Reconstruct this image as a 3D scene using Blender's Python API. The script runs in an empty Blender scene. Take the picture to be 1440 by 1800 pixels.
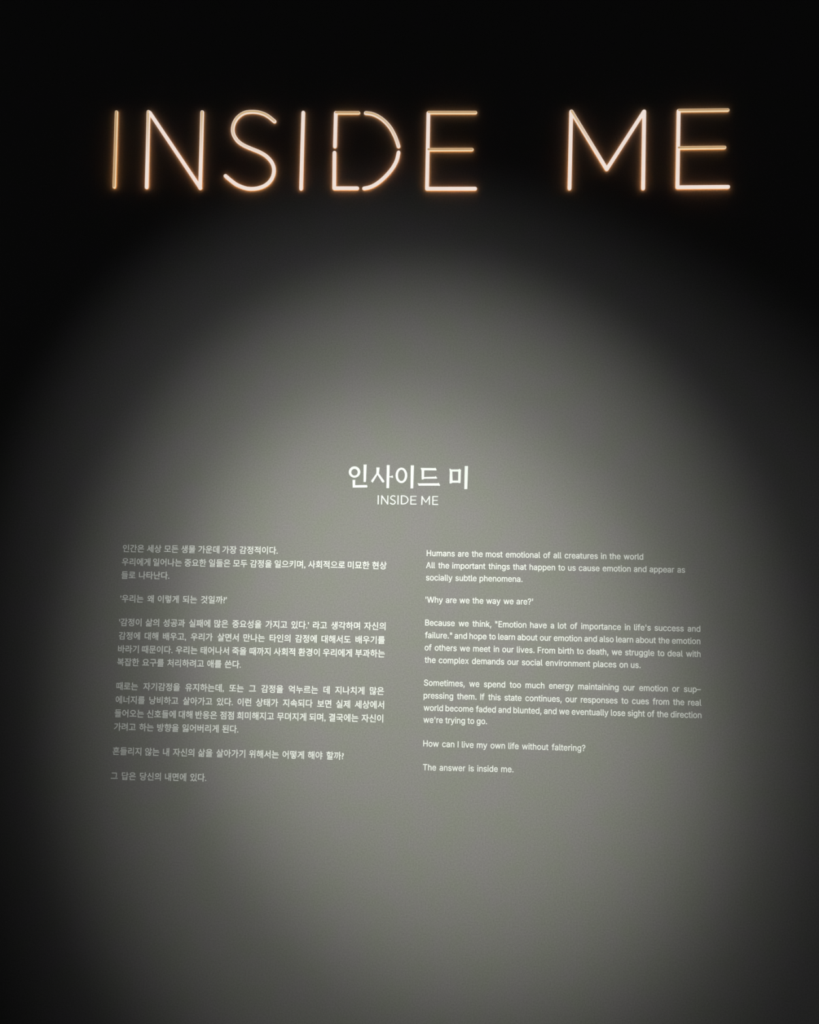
# A dark gallery wall with an illuminated line of letters and bilingual vinyl wall text under soft spotlights.
import bpy, bmesh, math, random
from mathutils import Matrix, Vector
from mathutils.geometry import tessellate_polygon

S = bpy.context.scene
COL = S.collection
random.seed(4)

# ------------------------------------------------------------------ camera
CAM_ROT = ((0.999301, -0.014774, 0.034329),
           (0.033204, -0.070648, -0.996949),
           (0.017154, 0.997392, -0.070108))
cam_data = bpy.data.cameras.new('camera')
cam_data.sensor_fit = 'HORIZONTAL'
cam_data.sensor_width = 36.0
cam_data.lens = 36.0 * 1380 / 1440
cam_data.clip_start = 0.02
cam = bpy.data.objects.new('camera', cam_data)
COL.objects.link(cam)
cam.matrix_world = Matrix.Translation((0.0, -1.7, 1.5)) @ Matrix(CAM_ROT).to_4x4()
S.camera = cam

# ------------------------------------------------------------------ world, lights, exposure
world = bpy.data.worlds.new('world')
S.world = world
world.use_nodes = True
bg = world.node_tree.nodes['Background']
bg.inputs['Color'].default_value = (1.0, 1.0, 1.05, 1)
bg.inputs['Strength'].default_value = 0.019

S.view_settings.view_transform = 'Standard'
S.view_settings.look = 'None'
S.view_settings.gamma = 1.0
S.view_settings.use_curve_mapping = False
S.view_settings.exposure = 0.0


def spot(name, loc, aim, half_deg, blend, power, color):
    l = bpy.data.lights.new(name, 'SPOT')
    l.energy = power
    l.color = color
    l.spot_size = math.radians(half_deg * 2)
    l.spot_blend = blend
    l.shadow_soft_size = 0.03
    o = bpy.data.objects.new(name, l)
    COL.objects.link(o)
    o.location = loc
    o.rotation_euler = (Vector(aim) - Vector(loc)).to_track_quat('-Z', 'Y').to_euler()
    return o


# ceiling spotlights behind the viewer, all aimed at the wall text
PW = 150.0
spot('ceiling_spotlight', (-0.199, -3.0, 3.35), (-0.026, 0, 1.331), 13.7, 1.0, 2.0837 * PW, (1.0, 1.02, 0.90))
spot('ceiling_spotlight', (-1.2, -2.39, 3.35), (0.086, 0, 1.191), 19.9, 0.819, 0.3732 * PW, (1.0, 1.0, 1.0))
spot('ceiling_spotlight', (-1.2, -3.0, 3.35), (-0.014, 0, 1.284), 9.2, 1.0, 2.45 * PW, (1.0, 1.02, 0.89))


# ------------------------------------------------------------------ materials
def new_mat(name):
    m = bpy.data.materials.new(name)
    m.use_nodes = True
    n = m.node_tree.nodes
    b = n['Principled BSDF']
    return m, n, m.node_tree.links, b


def wall_material():
    m, n, l, b = new_mat('painted_gallery_wall')
    tc = n.new('ShaderNodeTexCoord')
    b.inputs['Roughness'].default_value = 0.85
    b.inputs['Specular IOR Level'].default_value = 0.15
    # broad, faint colour mottling of the rolled paint
    big = n.new('ShaderNodeTexNoise'); big.inputs['Scale'].default_value = 14; big.inputs['Detail'].default_value = 3
    l.new(tc.outputs['Object'], big.inputs['Vector'])
    r1 = n.new('ShaderNodeValToRGB')
    r1.color_ramp.elements[0].position = 0.35; r1.color_ramp.elements[0].color = (0.259, 0.267, 0.246, 1)
    r1.color_ramp.elements[1].position = 0.65; r1.color_ramp.elements[1].color = (0.270, 0.260, 0.271, 1)
    l.new(big.outputs['Fac'], r1.inputs['Fac'])
    # fine roller stipple
    fine = n.new('ShaderNodeTexNoise'); fine.inputs['Scale'].default_value = 330; fine.inputs['Detail'].default_value = 2
    fine.inputs['Roughness'].default_value = 0.7
    l.new(tc.outputs['Object'], fine.inputs['Vector'])
    mr = n.new('ShaderNodeMapRange')
    mr.inputs['From Min'].default_value = 0.3; mr.inputs['From Max'].default_value = 0.7
    mr.inputs['To Min'].default_value = 0.86; mr.inputs['To Max'].default_value = 1.14
    l.new(fine.outputs['Fac'], mr.inputs['Value'])
    mul = n.new('ShaderNodeVectorMath'); mul.operation = 'SCALE'
    l.new(r1.outputs['Color'], mul.inputs[0]); l.new(mr.outputs['Result'], mul.inputs['Scale'])
    l.new(mul.outputs['Vector'], b.inputs['Base Color'])
    bp = n.new('ShaderNodeBump'); bp.inputs['Strength'].default_value = 0.12; bp.inputs['Distance'].default_value = 0.0008
    l.new(fine.outputs['Fac'], bp.inputs['Height']); l.new(bp.outputs['Normal'], b.inputs['Normal'])
    return m


def plain_material(name, color, rough=0.8, scale=60, spread=0.06, spec=0.3):
    m, n, l, b = new_mat(name)
    tc = n.new('ShaderNodeTexCoord')
    t = n.new('ShaderNodeTexNoise'); t.inputs['Scale'].default_value = scale
    l.new(tc.outputs['Object'], t.inputs['Vector'])
    r = n.new('ShaderNodeValToRGB')
    r.color_ramp.elements[0].color = (*[c * (1 - spread) for c in color], 1)
    r.color_ramp.elements[1].color = (*[min(1, c * (1 + spread)) for c in color], 1)
    l.new(t.outputs['Fac'], r.inputs['Fac']); l.new(r.outputs['Color'], b.inputs['Base Color'])
    b.inputs['Roughness'].default_value = rough
    b.inputs['Specular IOR Level'].default_value = spec
    return m


def lit_material(name, color, strength, spread=0.05):
    m, n, l, b = new_mat(name)
    b.inputs['Base Color'].default_value = (0.02, 0.02, 0.02, 1)
    b.inputs['Roughness'].default_value = 0.5
    tc = n.new('ShaderNodeTexCoord')
    t = n.new('ShaderNodeTexNoise'); t.inputs['Scale'].default_value = 40     # uneven diffuser
    l.new(tc.outputs['Object'], t.inputs['Vector'])
    mr = n.new('ShaderNodeMapRange')
    mr.inputs['To Min'].default_value = strength * (1 - spread); mr.inputs['To Max'].default_value = strength * (1 + spread)
    l.new(t.outputs['Fac'], mr.inputs['Value'])
    b.inputs['Emission Color'].default_value = (*color, 1)
    l.new(mr.outputs['Result'], b.inputs['Emission Strength'])
    return m


M_WALL = wall_material()
M_FLOOR = plain_material('dark_carpet', (0.03, 0.03, 0.032), 0.95, 200, 0.3, 0.1)
M_CEIL = plain_material('black_ceiling_paint', (0.015, 0.015, 0.016), 0.9, 30, 0.1, 0.1)
M_VINYL = plain_material('white_cut_vinyl', (0.90, 0.95, 0.97), 0.5, 90, 0.02, 0.3)
M_TEXT = plain_material('white_transfer_lettering', (0.90, 0.93, 0.94), 0.6, 90, 0.03, 0.3)
M_CREAM = lit_material('lit_cream_diffuser', (1.0, 0.86, 0.78), 0.86)
M_TAN = lit_material('lit_amber_face', (1.0, 0.60, 0.28), 0.50, 0.12)
M_RIM = lit_material('lit_gold_face', (1.0, 0.80, 0.52), 0.82, 0.08)
M_SIDE = lit_material('lit_gold_flank', (1.0, 0.68, 0.36), 0.85)


def under_glow():
    """orange glow added behind a tube for the wall halo, strongest at the letter foot"""
    m, n, l, b = new_mat('added_orange_glow')
    b.inputs['Base Color'].default_value = (0.02, 0.02, 0.02, 1)
    tc = n.new('ShaderNodeTexCoord'); sep = n.new('ShaderNodeSeparateXYZ')
    l.new(tc.outputs['Object'], sep.inputs[0])
    mr = n.new('ShaderNodeMapRange')
    mr.inputs['From Min'].default_value = 0.0; mr.inputs['From Max'].default_value = 0.17
    mr.inputs['To Min'].default_value = 15.0; mr.inputs['To Max'].default_value = 6.0
    l.new(sep.outputs['Z'], mr.inputs['Value'])
    b.inputs['Emission Color'].default_value = (1.0, 0.30, 0.03, 1)
    l.new(mr.outputs['Result'], b.inputs['Emission Strength'])
    return m


M_GLOW = under_glow()


def fading_face():
    """a tube face that burns cream at the foot of the letter and gold towards its top"""
    m, n, l, b = new_mat('lit_cream_to_gold_face')
    b.inputs['Base Color'].default_value = (0.02, 0.02, 0.02, 1)
    tc = n.new('ShaderNodeTexCoord'); sep = n.new('ShaderNodeSeparateXYZ')
    l.new(tc.outputs['Object'], sep.inputs[0])
    mr = n.new('ShaderNodeMapRange')
    mr.inputs['From Min'].default_value = 0.06; mr.inputs['From Max'].default_value = 0.175
    l.new(sep.outputs['Z'], mr.inputs['Value'])
    r = n.new('ShaderNodeValToRGB')
    r.color_ramp.elements[0].color = (0.86, 0.74, 0.67, 1)
    r.color_ramp.elements[1].color = (0.62, 0.43, 0.22, 1)
    l.new(mr.outputs['Result'], r.inputs['Fac'])
    l.new(r.outputs['Color'], b.inputs['Emission Color'])
    b.inputs['Emission Strength'].default_value = 1.0
    return m


M_FADE = fading_face()

# ------------------------------------------------------------------ helpers


def link(name, mesh, parent=None, mats=()):
    for m in mats:
        mesh.materials.append(m)
    o = bpy.data.objects.new(name, mesh)
    COL.objects.link(o)
    if parent:
        o.parent = parent
    return o


def box(name, lo, hi, mat):
    bm = bmesh.new()
    bmesh.ops.create_cube(bm, size=1)
    for v in bm.verts:
        v.co = Vector([(lo[i] + hi[i]) / 2 + v.co[i] * (hi[i] - lo[i]) for i in range(3)])
    me = bpy.data.meshes.new(name); bm.to_mesh(me); bm.free()
    o = link(name, me, None, (mat,))
    o['kind'] = 'structure'
    return o


def thing(name, loc, label, category, group=None):
    o = bpy.data.objects.new(name, None)
    COL.objects.link(o)
    o.location = loc
    o.empty_display_size = 0.05
    o['label'] = label
    o['category'] = category
    if group:
        o['group'] = group
    return o


def area(q):
    return sum(q[i - 1][0] * q[i][1] - q[i][0] * q[i - 1][1] for i in range(len(q))) / 2


def inside(p, q):
    c = False
    for i in range(len(q)):
        (x0, y0), (x1, y1) = q[i - 1], q[i]
        if (y0 > p[1]) != (y1 > p[1]) and p[0] < (x1 - x0) * (p[1] - y0) / (y1 - y0) + x0:
            c = not c
    return c


def rim(q, d, solid):
    """the outline q moved by d away from the ink; solid tells an outer edge from the edge of a hole"""
    sign = (1 if area(q) > 0 else -1) * (1 if solid else -1)
    n = len(q); r = []
    for i in range(n):
        p, c, e = Vector(q[i - 1]), Vector(q[i]), Vector(q[(i + 1) % n])
        u, v = (c - p).normalized(), (e - c).normalized()
        n0, n1 = Vector((u.y, -u.x)), Vector((v.y, -v.x))
        m = n0 + n1
        m = m / max(m.dot(n0), 0.6) if m.length > 1e-6 else n0
        r.append(tuple(c + m * (d * sign)))
    return r


def plate_mesh(name, glyphs, thick, grow=0.0):
    """Glyphs, each a list of outlines and holes -> one thin cut-out in the XZ plane, back on y = 0, front at y = -thick.
    Each outline is widened by grow with a slightly rounded rim."""
    verts, faces = [], []
    for loops in glyphs:
        outers, holes = [], []
        for q in loops:
            r = [w for w in loops if w is not q and all(inside(p, w) for p in q)]
            (holes if len(r) % 2 else outers).append(q)
        for level, q in enumerate(outers):
            top = thick + 0.00002 * (level % 3)   # crossing strokes never share one front plane
            rings = [q] + [h for h in holes if all(inside(p, q) for p in h)]
            flat = [p for r in rings for p in r]
            base, m = len(verts), len(flat)
            verts += [(x, -top, z) for x, z in flat]
            for t in tessellate_polygon([[Vector((x, z, 0)) for x, z in r] for r in rings]):
                (ax, az), (bx, bz), (cx, cz) = (flat[i] for i in t)
                t = tuple(base + i for i in t)
                faces.append(t if (bx - ax) * (cz - az) - (cx - ax) * (bz - az) > 0 else t[::-1])
            edge = [p for k, r in enumerate(rings) for p in (rim(r, grow, k == 0) if grow else r)]
            steps = [(edge, -top + 0.00008), (edge, 0.0)] if grow else [(edge, 0.0)]
            last = base
            for pts, y in steps:
                new = len(verts)
                verts += [(x, y, z) for x, z in pts]
                k = 0
                for r in rings:
                    n = len(r)
                    for i in range(n):
                        j = (i + 1) % n
                        faces.append((last + k + i, last + k + j, new + k + j, new + k + i))
                    k += n
                last = new
    me = bpy.data.meshes.new(name)
    me.from_pydata(verts, [], faces)
    me.update()
    return me


# ------------------------------------------------------------------ measured layout, metres on the wall plane
KOREAN = [   # one list per paragraph: text, left x, left z, right x, right z (metres on the wall)
    [
        ('인간은 세상 모든 생물 가운데 가장 감정적이다.', -0.6856, 1.5306, -0.3439, 1.5314),
        ('우리에게 일어나는 중요한 일들은 모두 감정을 일으키며, 사회적으로 미묘한 현상', -0.6865, 1.5011, -0.1058, 1.5028),
        ('들로 나타난다.', -0.6864, 1.4721, -0.5802, 1.4729),
    ],
    [
        ("'우리는 왜 이렇게 되는 것일까?'", -0.6865, 1.4211, -0.4523, 1.4223),
    ],
    [
        ("'감정이 삶의 성공과 실패에 많은 중요성을 가지고 있다.' 라고 생각하며 자신의", -0.6870, 1.3699, -0.1058, 1.3724),
        ('감정에 대해 배우고, 우리가 살면서 만나는 타인의 감정에 대해서도 배우기를', -0.6864, 1.3408, -0.1068, 1.3430),
        ('바라기 때문이다. 우리는 태어나서 죽을 때까지 사회적 환경이 우리에게 부과하는', -0.6867, 1.3122, -0.1062, 1.3142),
        ('복잡한 요구를 처리하려고 애를 쓴다.', -0.6874, 1.2843, -0.4168, 1.2846),
    ],
    [
        ('때로는 자기감정을 유지하는데, 또는 그 감정을 억누르는 데 지나치게 많은', -0.6869, 1.2326, -0.1064, 1.2348),
        ('에너지를 낭비하고 살아가고 있다. 이런 상태가 지속되다 보면 실제 세상에서', -0.6872, 1.2036, -0.1058, 1.2056),
        ('들어오는 신호들에 대해 반응은 점점 희미해지고 무뎌지게 되며, 결국에는 자신이', -0.6882, 1.1747, -0.1071, 1.1769),
        ('가려고 하는 방향을 잃어버리게 된다.', -0.6884, 1.1460, -0.4177, 1.1472),
    ],
    [
        ('흔들리지 않는 내 자신의 삶을 살아가기 위해서는 어떻게 해야 할까?', -0.6890, 1.0946, -0.1897, 1.0966),
    ],
    [
        ('그 답은 당신의 내면에 있다.', -0.6906, 1.0422, -0.4835, 1.0437),
    ],
]
ENGLISH = [   # one list per paragraph: text, left x, left z, right x, right z (metres on the wall)
    [
        ('Humans are the most emotional of all creatures in the world', -0.0197, 1.5247, 0.4442, 1.5246),
        ('All the important things that happen to us cause emotion and appear as', -0.0208, 1.4987, 0.5326, 1.4982),
        ('socially subtle phenomena.', -0.0204, 1.4722, 0.1869, 1.4724),
    ],
    [
        ("'Why are we the way we are?'", -0.0209, 1.4246, 0.2098, 1.4245),
    ],
    [
        ('Because we think, "Emotion have a lot of importance in life\'s success and', -0.0207, 1.3756, 0.5637, 1.3738),
        ('failure." and hope to learn about our emotion and also learn about the emotion', -0.0207, 1.3490, 0.5635, 1.3477),
        ('of others we meet in our lives. From birth to death, we struggle to deal with', -0.0210, 1.3227, 0.5637, 1.3207),
        ('the complex demands our social environment places on us.', -0.0206, 1.2964, 0.4377, 1.2950),
    ],
    [
        ('Sometimes, we spend too much energy maintaining our emotion or sup–', -0.0213, 1.2481, 0.5637, 1.2470),
        ('pressing them. If this state continues, our responses to cues from the real', -0.0216, 1.2213, 0.5646, 1.2191),
        ('world become faded and blunted, and we eventually lose sight of the direction', -0.0211, 1.1954, 0.5644, 1.1933),
        ("we're trying to go.", -0.0212, 1.1702, 0.1141, 1.1701),
    ],
    [
        ('How can I live my own life without faltering?', -0.0209, 1.1205, 0.3216, 1.1191),
    ],
    [
        ('The answer is inside me.', -0.0207, 1.0709, 0.1708, 1.0714),
    ],
]
NEON = [   # letter, what sets it apart, strokes: (face colour, centre line on the wall)
    ('I', 'the slim I at the far left of the sign', [
        ('tan', [(-0.7423,2.5230),(-0.7398,2.3471)]),
    ]),
    ('N', 'the N between the far left I and the S', [
        ('fade', [(-0.6685,2.5232),(-0.6655,2.3461)]),
        ('cream', [(-0.6655,2.5215),(-0.5428,2.3445)]),
        ('fade', [(-0.5450,2.5221),(-0.5435,2.3445)]),
    ]),
    ('S', 'the S made of one long double curve', [
        ('fade', [(-0.3790,2.4999),(-0.3833,2.5036),(-0.3895,2.5088),(-0.3956,2.5133),(-0.4010,2.5163),(-0.4064,2.5186),(-0.4120,2.5204),(-0.4182,2.5218),(-0.4246,2.5226),(-0.4309,2.5228),(-0.4372,2.5225),(-0.4434,2.5217),(-0.4493,2.5199),(-0.4549,2.5168),(-0.4601,2.5128),(-0.4645,2.5082),(-0.4681,2.5030),(-0.4709,2.4973),(-0.4727,2.4915),(-0.4737,2.4855),(-0.4738,2.4794),(-0.4728,2.4734),(-0.4706,2.4675),(-0.4673,2.4616),(-0.4635,2.4564),(-0.4591,2.4520),(-0.4541,2.4482),(-0.4485,2.4447),(-0.4423,2.4415),(-0.4356,2.4386),(-0.4288,2.4357),(-0.4221,2.4330),(-0.4155,2.4303),(-0.4092,2.4274),(-0.4033,2.4241),(-0.3977,2.4205),(-0.3927,2.4164),(-0.3882,2.4118),(-0.3841,2.4068),(-0.3810,2.4015),(-0.3787,2.3960),(-0.3773,2.3902),(-0.3769,2.3843),(-0.3775,2.3781),(-0.3791,2.3719),(-0.3815,2.3661),(-0.3849,2.3608),(-0.3890,2.3560),(-0.3940,2.3519),(-0.3997,2.3485),(-0.4062,2.3458),(-0.4130,2.3440),(-0.4203,2.3429),(-0.4279,2.3426),(-0.4356,2.3433),(-0.4434,2.3451),(-0.4512,2.3480),(-0.4584,2.3512),(-0.4646,2.3548),(-0.4700,2.3589),(-0.4749,2.3628),(-0.4796,2.3666),(-0.4837,2.3702),(-0.4866,2.3727)]),
    ]),
    ('I', 'the straight I between the S and the D', [
        ('cream', [(-0.3143,2.5205),(-0.3144,2.3430)]),
    ]),
    ('D', 'the D broken by four small dark gaps', [
        ('cream', [(-0.2404,2.5196),(-0.2405,2.4411)]),
        ('tan', [(-0.2404,2.5196),(-0.1886,2.5195)]),
        ('fade', [(-0.1726,2.5191),(-0.1693,2.5188),(-0.1645,2.5183),(-0.1597,2.5174),(-0.1552,2.5159),(-0.1505,2.5141),(-0.1458,2.5117),(-0.1410,2.5088),(-0.1361,2.5054),(-0.1312,2.5013),(-0.1262,2.4965),(-0.1212,2.4909),(-0.1164,2.4847),(-0.1120,2.4775),(-0.1078,2.4695),(-0.1042,2.4618),(-0.1012,2.4539),(-0.0987,2.4463),(-0.0971,2.4410)]),
        ('cream', [(-0.0968,2.4271),(-0.0976,2.4224),(-0.0988,2.4158),(-0.1006,2.4089),(-0.1033,2.4025),(-0.1067,2.3958),(-0.1108,2.3892),(-0.1158,2.3825),(-0.1214,2.3758),(-0.1270,2.3698),(-0.1323,2.3646),(-0.1375,2.3600),(-0.1427,2.3560),(-0.1480,2.3524),(-0.1533,2.3494),(-0.1584,2.3471),(-0.1638,2.3454),(-0.1691,2.3444),(-0.1727,2.3438)]),
        ('cream', [(-0.1880,2.3441),(-0.2398,2.3441)]),
        ('cream', [(-0.2411,2.4266),(-0.2398,2.3441)]),
    ]),
    ('E', 'the E that ends the first word, right of the D', [
        ('cream', [(-0.0313,2.5190),(-0.0318,2.3432)]),
        ('tan', [(-0.0313,2.5197),(0.0745,2.5194)]),
        ('tan', [(-0.0303,2.4333),(0.0675,2.4335)]),
        ('cream', [(-0.0318,2.3432),(0.0755,2.3433)]),
    ]),
    ('M', 'the M that starts the second word', [
        ('cream', [(0.2877,2.5214),(0.2844,2.3441)]),
        ('fade', [(0.2883,2.5214),(0.3664,2.3881)]),
        ('cream', [(0.3664,2.3881),(0.4487,2.5210)]),
        ('cream', [(0.4493,2.5210),(0.4462,2.3442)]),
    ]),
    ('E', 'the last E, at the right end of the sign', [
        ('cream', [(0.5251,2.5221),(0.5214,2.3468)]),
        ('tan', [(0.5251,2.5227),(0.6330,2.5237)]),
        ('tan', [(0.5239,2.4366),(0.6252,2.4378)]),
        ('cream', [(0.5214,2.3468),(0.6317,2.3478)]),
    ]),
]
HEADING = [   # outlines of the five large characters
    ('first heading character, a round ring, an upright and a low foot stroke', [
        [(-0.1674,1.7054),(-0.1677,1.7026),(-0.1686,1.6999),(-0.1700,1.6976),(-0.1720,1.6956),(-0.1744,1.6940),(-0.1770,1.6931),(-0.1799,1.6927),(-0.1827,1.6930),(-0.1854,1.6939),(-0.1879,1.6954),(-0.1899,1.6973),(-0.1915,1.6996),(-0.1925,1.7023),(-0.1929,1.7050),(-0.1926,1.7078),(-0.1917,1.7105),(-0.1903,1.7128),(-0.1883,1.7148),(-0.1859,1.7164),(-0.1833,1.7173),(-0.1804,1.7177),(-0.1776,1.7174),(-0.1749,1.7165),(-0.1724,1.7150),(-0.1704,1.7131),(-0.1688,1.7107),(-0.1678,1.7081)],
        [(-0.1732,1.7049),(-0.1734,1.7032),(-0.1739,1.7016),(-0.1747,1.7002),(-0.1757,1.6990),(-0.1771,1.6981),(-0.1785,1.6975),(-0.1801,1.6973),(-0.1816,1.6975),(-0.1831,1.6980),(-0.1845,1.6989),(-0.1856,1.7001),(-0.1865,1.7015),(-0.1870,1.7030),(-0.1872,1.7047),(-0.1871,1.7063),(-0.1866,1.7079),(-0.1858,1.7093),(-0.1847,1.7105),(-0.1834,1.7114),(-0.1820,1.7120),(-0.1804,1.7122),(-0.1788,1.7120),(-0.1773,1.7115),(-0.1760,1.7106),(-0.1749,1.7095),(-0.1740,1.7081),(-0.1735,1.7065)],
        [(-0.1607,1.7219),(-0.1539,1.7220),(-0.1548,1.6836),(-0.1599,1.6835)],
        [(-0.1842,1.6879),(-0.1781,1.6880),(-0.1782,1.6764),(-0.1547,1.6771),(-0.1524,1.6773),(-0.1509,1.6732),(-0.1527,1.6716),(-0.1835,1.6709)],
    ]),
    ('second heading character, a peaked roof shape beside an upright with a short bar', [
        [(-0.1327,1.7159),(-0.1253,1.7160),(-0.1261,1.7094),(-0.1266,1.7025),(-0.1144,1.6862),(-0.1152,1.6835),(-0.1188,1.6831),(-0.1298,1.6998),(-0.1399,1.6823),(-0.1439,1.6857),(-0.1326,1.7024),(-0.1322,1.7087)],
        [(-0.1099,1.7214),(-0.1035,1.7215),(-0.1038,1.6964),(-0.0980,1.6981),(-0.0970,1.6992),(-0.0953,1.6948),(-0.0966,1.6936),(-0.1038,1.6950),(-0.1039,1.6708),(-0.1097,1.6707)],
    ]),
    ('third heading character, a tall oval ring beside a long upright', [
        [(-0.0647,1.6994),(-0.0650,1.6956),(-0.0659,1.6920),(-0.0673,1.6888),(-0.0693,1.6860),(-0.0717,1.6840),(-0.0744,1.6827),(-0.0772,1.6823),(-0.0800,1.6827),(-0.0827,1.6839),(-0.0852,1.6858),(-0.0873,1.6885),(-0.0889,1.6917),(-0.0899,1.6953),(-0.0903,1.6991),(-0.0900,1.7029),(-0.0891,1.7065),(-0.0877,1.7098),(-0.0857,1.7125),(-0.0833,1.7145),(-0.0806,1.7158),(-0.0778,1.7163),(-0.0750,1.7159),(-0.0722,1.7147),(-0.0698,1.7127),(-0.0677,1.7100),(-0.0661,1.7068),(-0.0651,1.7032)],
        [(-0.0699,1.6994),(-0.0700,1.6966),(-0.0705,1.6940),(-0.0714,1.6917),(-0.0725,1.6897),(-0.0739,1.6882),(-0.0755,1.6872),(-0.0773,1.6869),(-0.0790,1.6872),(-0.0806,1.6881),(-0.0821,1.6896),(-0.0833,1.6915),(-0.0843,1.6938),(-0.0848,1.6964),(-0.0851,1.6992),(-0.0849,1.7019),(-0.0844,1.7045),(-0.0836,1.7069),(-0.0825,1.7088),(-0.0810,1.7104),(-0.0794,1.7113),(-0.0777,1.7117),(-0.0760,1.7114),(-0.0743,1.7104),(-0.0729,1.7090),(-0.0716,1.7070),(-0.0707,1.7047),(-0.0701,1.7021)],
        [(-0.0575,1.7215),(-0.0505,1.7216),(-0.0513,1.6710),(-0.0573,1.6709)],
    ]),
    ('fourth heading character, an open box above a long flat stroke', [
        [(-0.0360,1.7159),(-0.0338,1.7162),(-0.0059,1.7161),(-0.0037,1.7170),(-0.0009,1.7123),(-0.0016,1.7110),(-0.0280,1.7109),(-0.0282,1.6962),(-0.0040,1.6973),(-0.0026,1.6988),(0.0007,1.6939),(-0.0001,1.6931),(-0.0277,1.6925),(-0.0301,1.6907),(-0.0331,1.6909),(-0.0336,1.7103)],
        [(-0.0419,1.6833),(-0.0392,1.6822),(0.0019,1.6830),(0.0039,1.6843),(0.0071,1.6786),(0.0063,1.6775),(0.0019,1.6778),(-0.0397,1.6771)],
    ]),
    ('last heading character, a square ring beside a long upright', [
        [(0.0268,1.7154),(0.0287,1.7151),(0.0311,1.7136),(0.0463,1.7138),(0.0486,1.7153),(0.0523,1.7128),(0.0517,1.7081),(0.0513,1.6845),(0.0484,1.6841),(0.0461,1.6849),(0.0341,1.6847),(0.0299,1.6826),(0.0276,1.6833),(0.0278,1.7077)],
        [(0.0331,1.7091),(0.0462,1.7092),(0.0462,1.6896),(0.0340,1.6894)],
        [(0.0601,1.7215),(0.0672,1.7216),(0.0661,1.6711),(0.0597,1.6710)],
    ]),
]
SUBTITLE = [   # outlines of the eight small capitals
    ('I', [
        [(-0.1283,1.6550),(-0.1283,1.6352),(-0.1258,1.6352),(-0.1258,1.6550)],
    ]),
    ('N', [
        [(-0.1206,1.6350),(-0.1206,1.6549),(-0.1184,1.6549),(-0.1075,1.6394),(-0.1072,1.6551),(-0.1051,1.6551),(-0.1051,1.6351),(-0.1072,1.6351),(-0.1184,1.6502),(-0.1186,1.6350)],
    ]),
    ('S', [
        [(-0.0894,1.6535),(-0.0906,1.6543),(-0.0927,1.6553),(-0.0950,1.6555),(-0.0973,1.6549),(-0.0994,1.6534),(-0.1008,1.6515),(-0.1011,1.6492),(-0.1002,1.6470),(-0.0983,1.6455),(-0.0961,1.6443),(-0.0939,1.6434),(-0.0922,1.6425),(-0.0913,1.6412),(-0.0910,1.6401),(-0.0915,1.6389),(-0.0927,1.6378),(-0.0941,1.6372),(-0.0959,1.6372),(-0.0985,1.6384),(-0.1005,1.6396),(-0.1017,1.6376),(-0.0996,1.6363),(-0.0965,1.6349),(-0.0937,1.6350),(-0.0914,1.6359),(-0.0897,1.6376),(-0.0887,1.6399),(-0.0892,1.6422),(-0.0907,1.6442),(-0.0929,1.6455),(-0.0951,1.6464),(-0.0971,1.6474),(-0.0984,1.6484),(-0.0988,1.6495),(-0.0987,1.6506),(-0.0978,1.6518),(-0.0963,1.6528),(-0.0948,1.6532),(-0.0933,1.6531),(-0.0917,1.6523),(-0.0907,1.6516)],
    ]),
    ('I', [
        [(-0.0852,1.6554),(-0.0851,1.6354),(-0.0826,1.6354),(-0.0827,1.6554)],
    ]),
    ('D', [
        [(-0.0780,1.6556),(-0.0734,1.6556),(-0.0702,1.6553),(-0.0672,1.6544),(-0.0646,1.6528),(-0.0627,1.6508),(-0.0614,1.6484),(-0.0609,1.6459),(-0.0613,1.6433),(-0.0625,1.6409),(-0.0644,1.6388),(-0.0669,1.6372),(-0.0699,1.6361),(-0.0731,1.6358),(-0.0776,1.6357)],
        [(-0.0753,1.6534),(-0.0733,1.6534),(-0.0708,1.6532),(-0.0685,1.6525),(-0.0664,1.6513),(-0.0648,1.6497),(-0.0638,1.6479),(-0.0634,1.6458),(-0.0637,1.6438),(-0.0647,1.6419),(-0.0662,1.6403),(-0.0682,1.6390),(-0.0706,1.6382),(-0.0731,1.6379),(-0.0750,1.6379)],
    ]),
    ('E', [
        [(-0.0572,1.6546),(-0.0438,1.6548),(-0.0437,1.6529),(-0.0548,1.6528),(-0.0548,1.6464),(-0.0451,1.6465),(-0.0450,1.6446),(-0.0548,1.6445),(-0.0547,1.6377),(-0.0437,1.6379),(-0.0437,1.6358),(-0.0571,1.6356)],
    ]),
    ('M', [
        [(-0.0329,1.6548),(-0.0311,1.6548),(-0.0235,1.6425),(-0.0163,1.6550),(-0.0144,1.6550),(-0.0143,1.6357),(-0.0166,1.6356),(-0.0168,1.6496),(-0.0234,1.6394),(-0.0305,1.6494),(-0.0309,1.6354),(-0.0334,1.6354)],
    ]),
    ('E', [
        [(-0.0094,1.6548),(0.0032,1.6550),(0.0032,1.6531),(-0.0070,1.6529),(-0.0071,1.6464),(0.0020,1.6466),(0.0020,1.6447),(-0.0071,1.6446),(-0.0070,1.6378),(0.0035,1.6379),(0.0035,1.6357),(-0.0094,1.6355)],
    ]),
]
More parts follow.
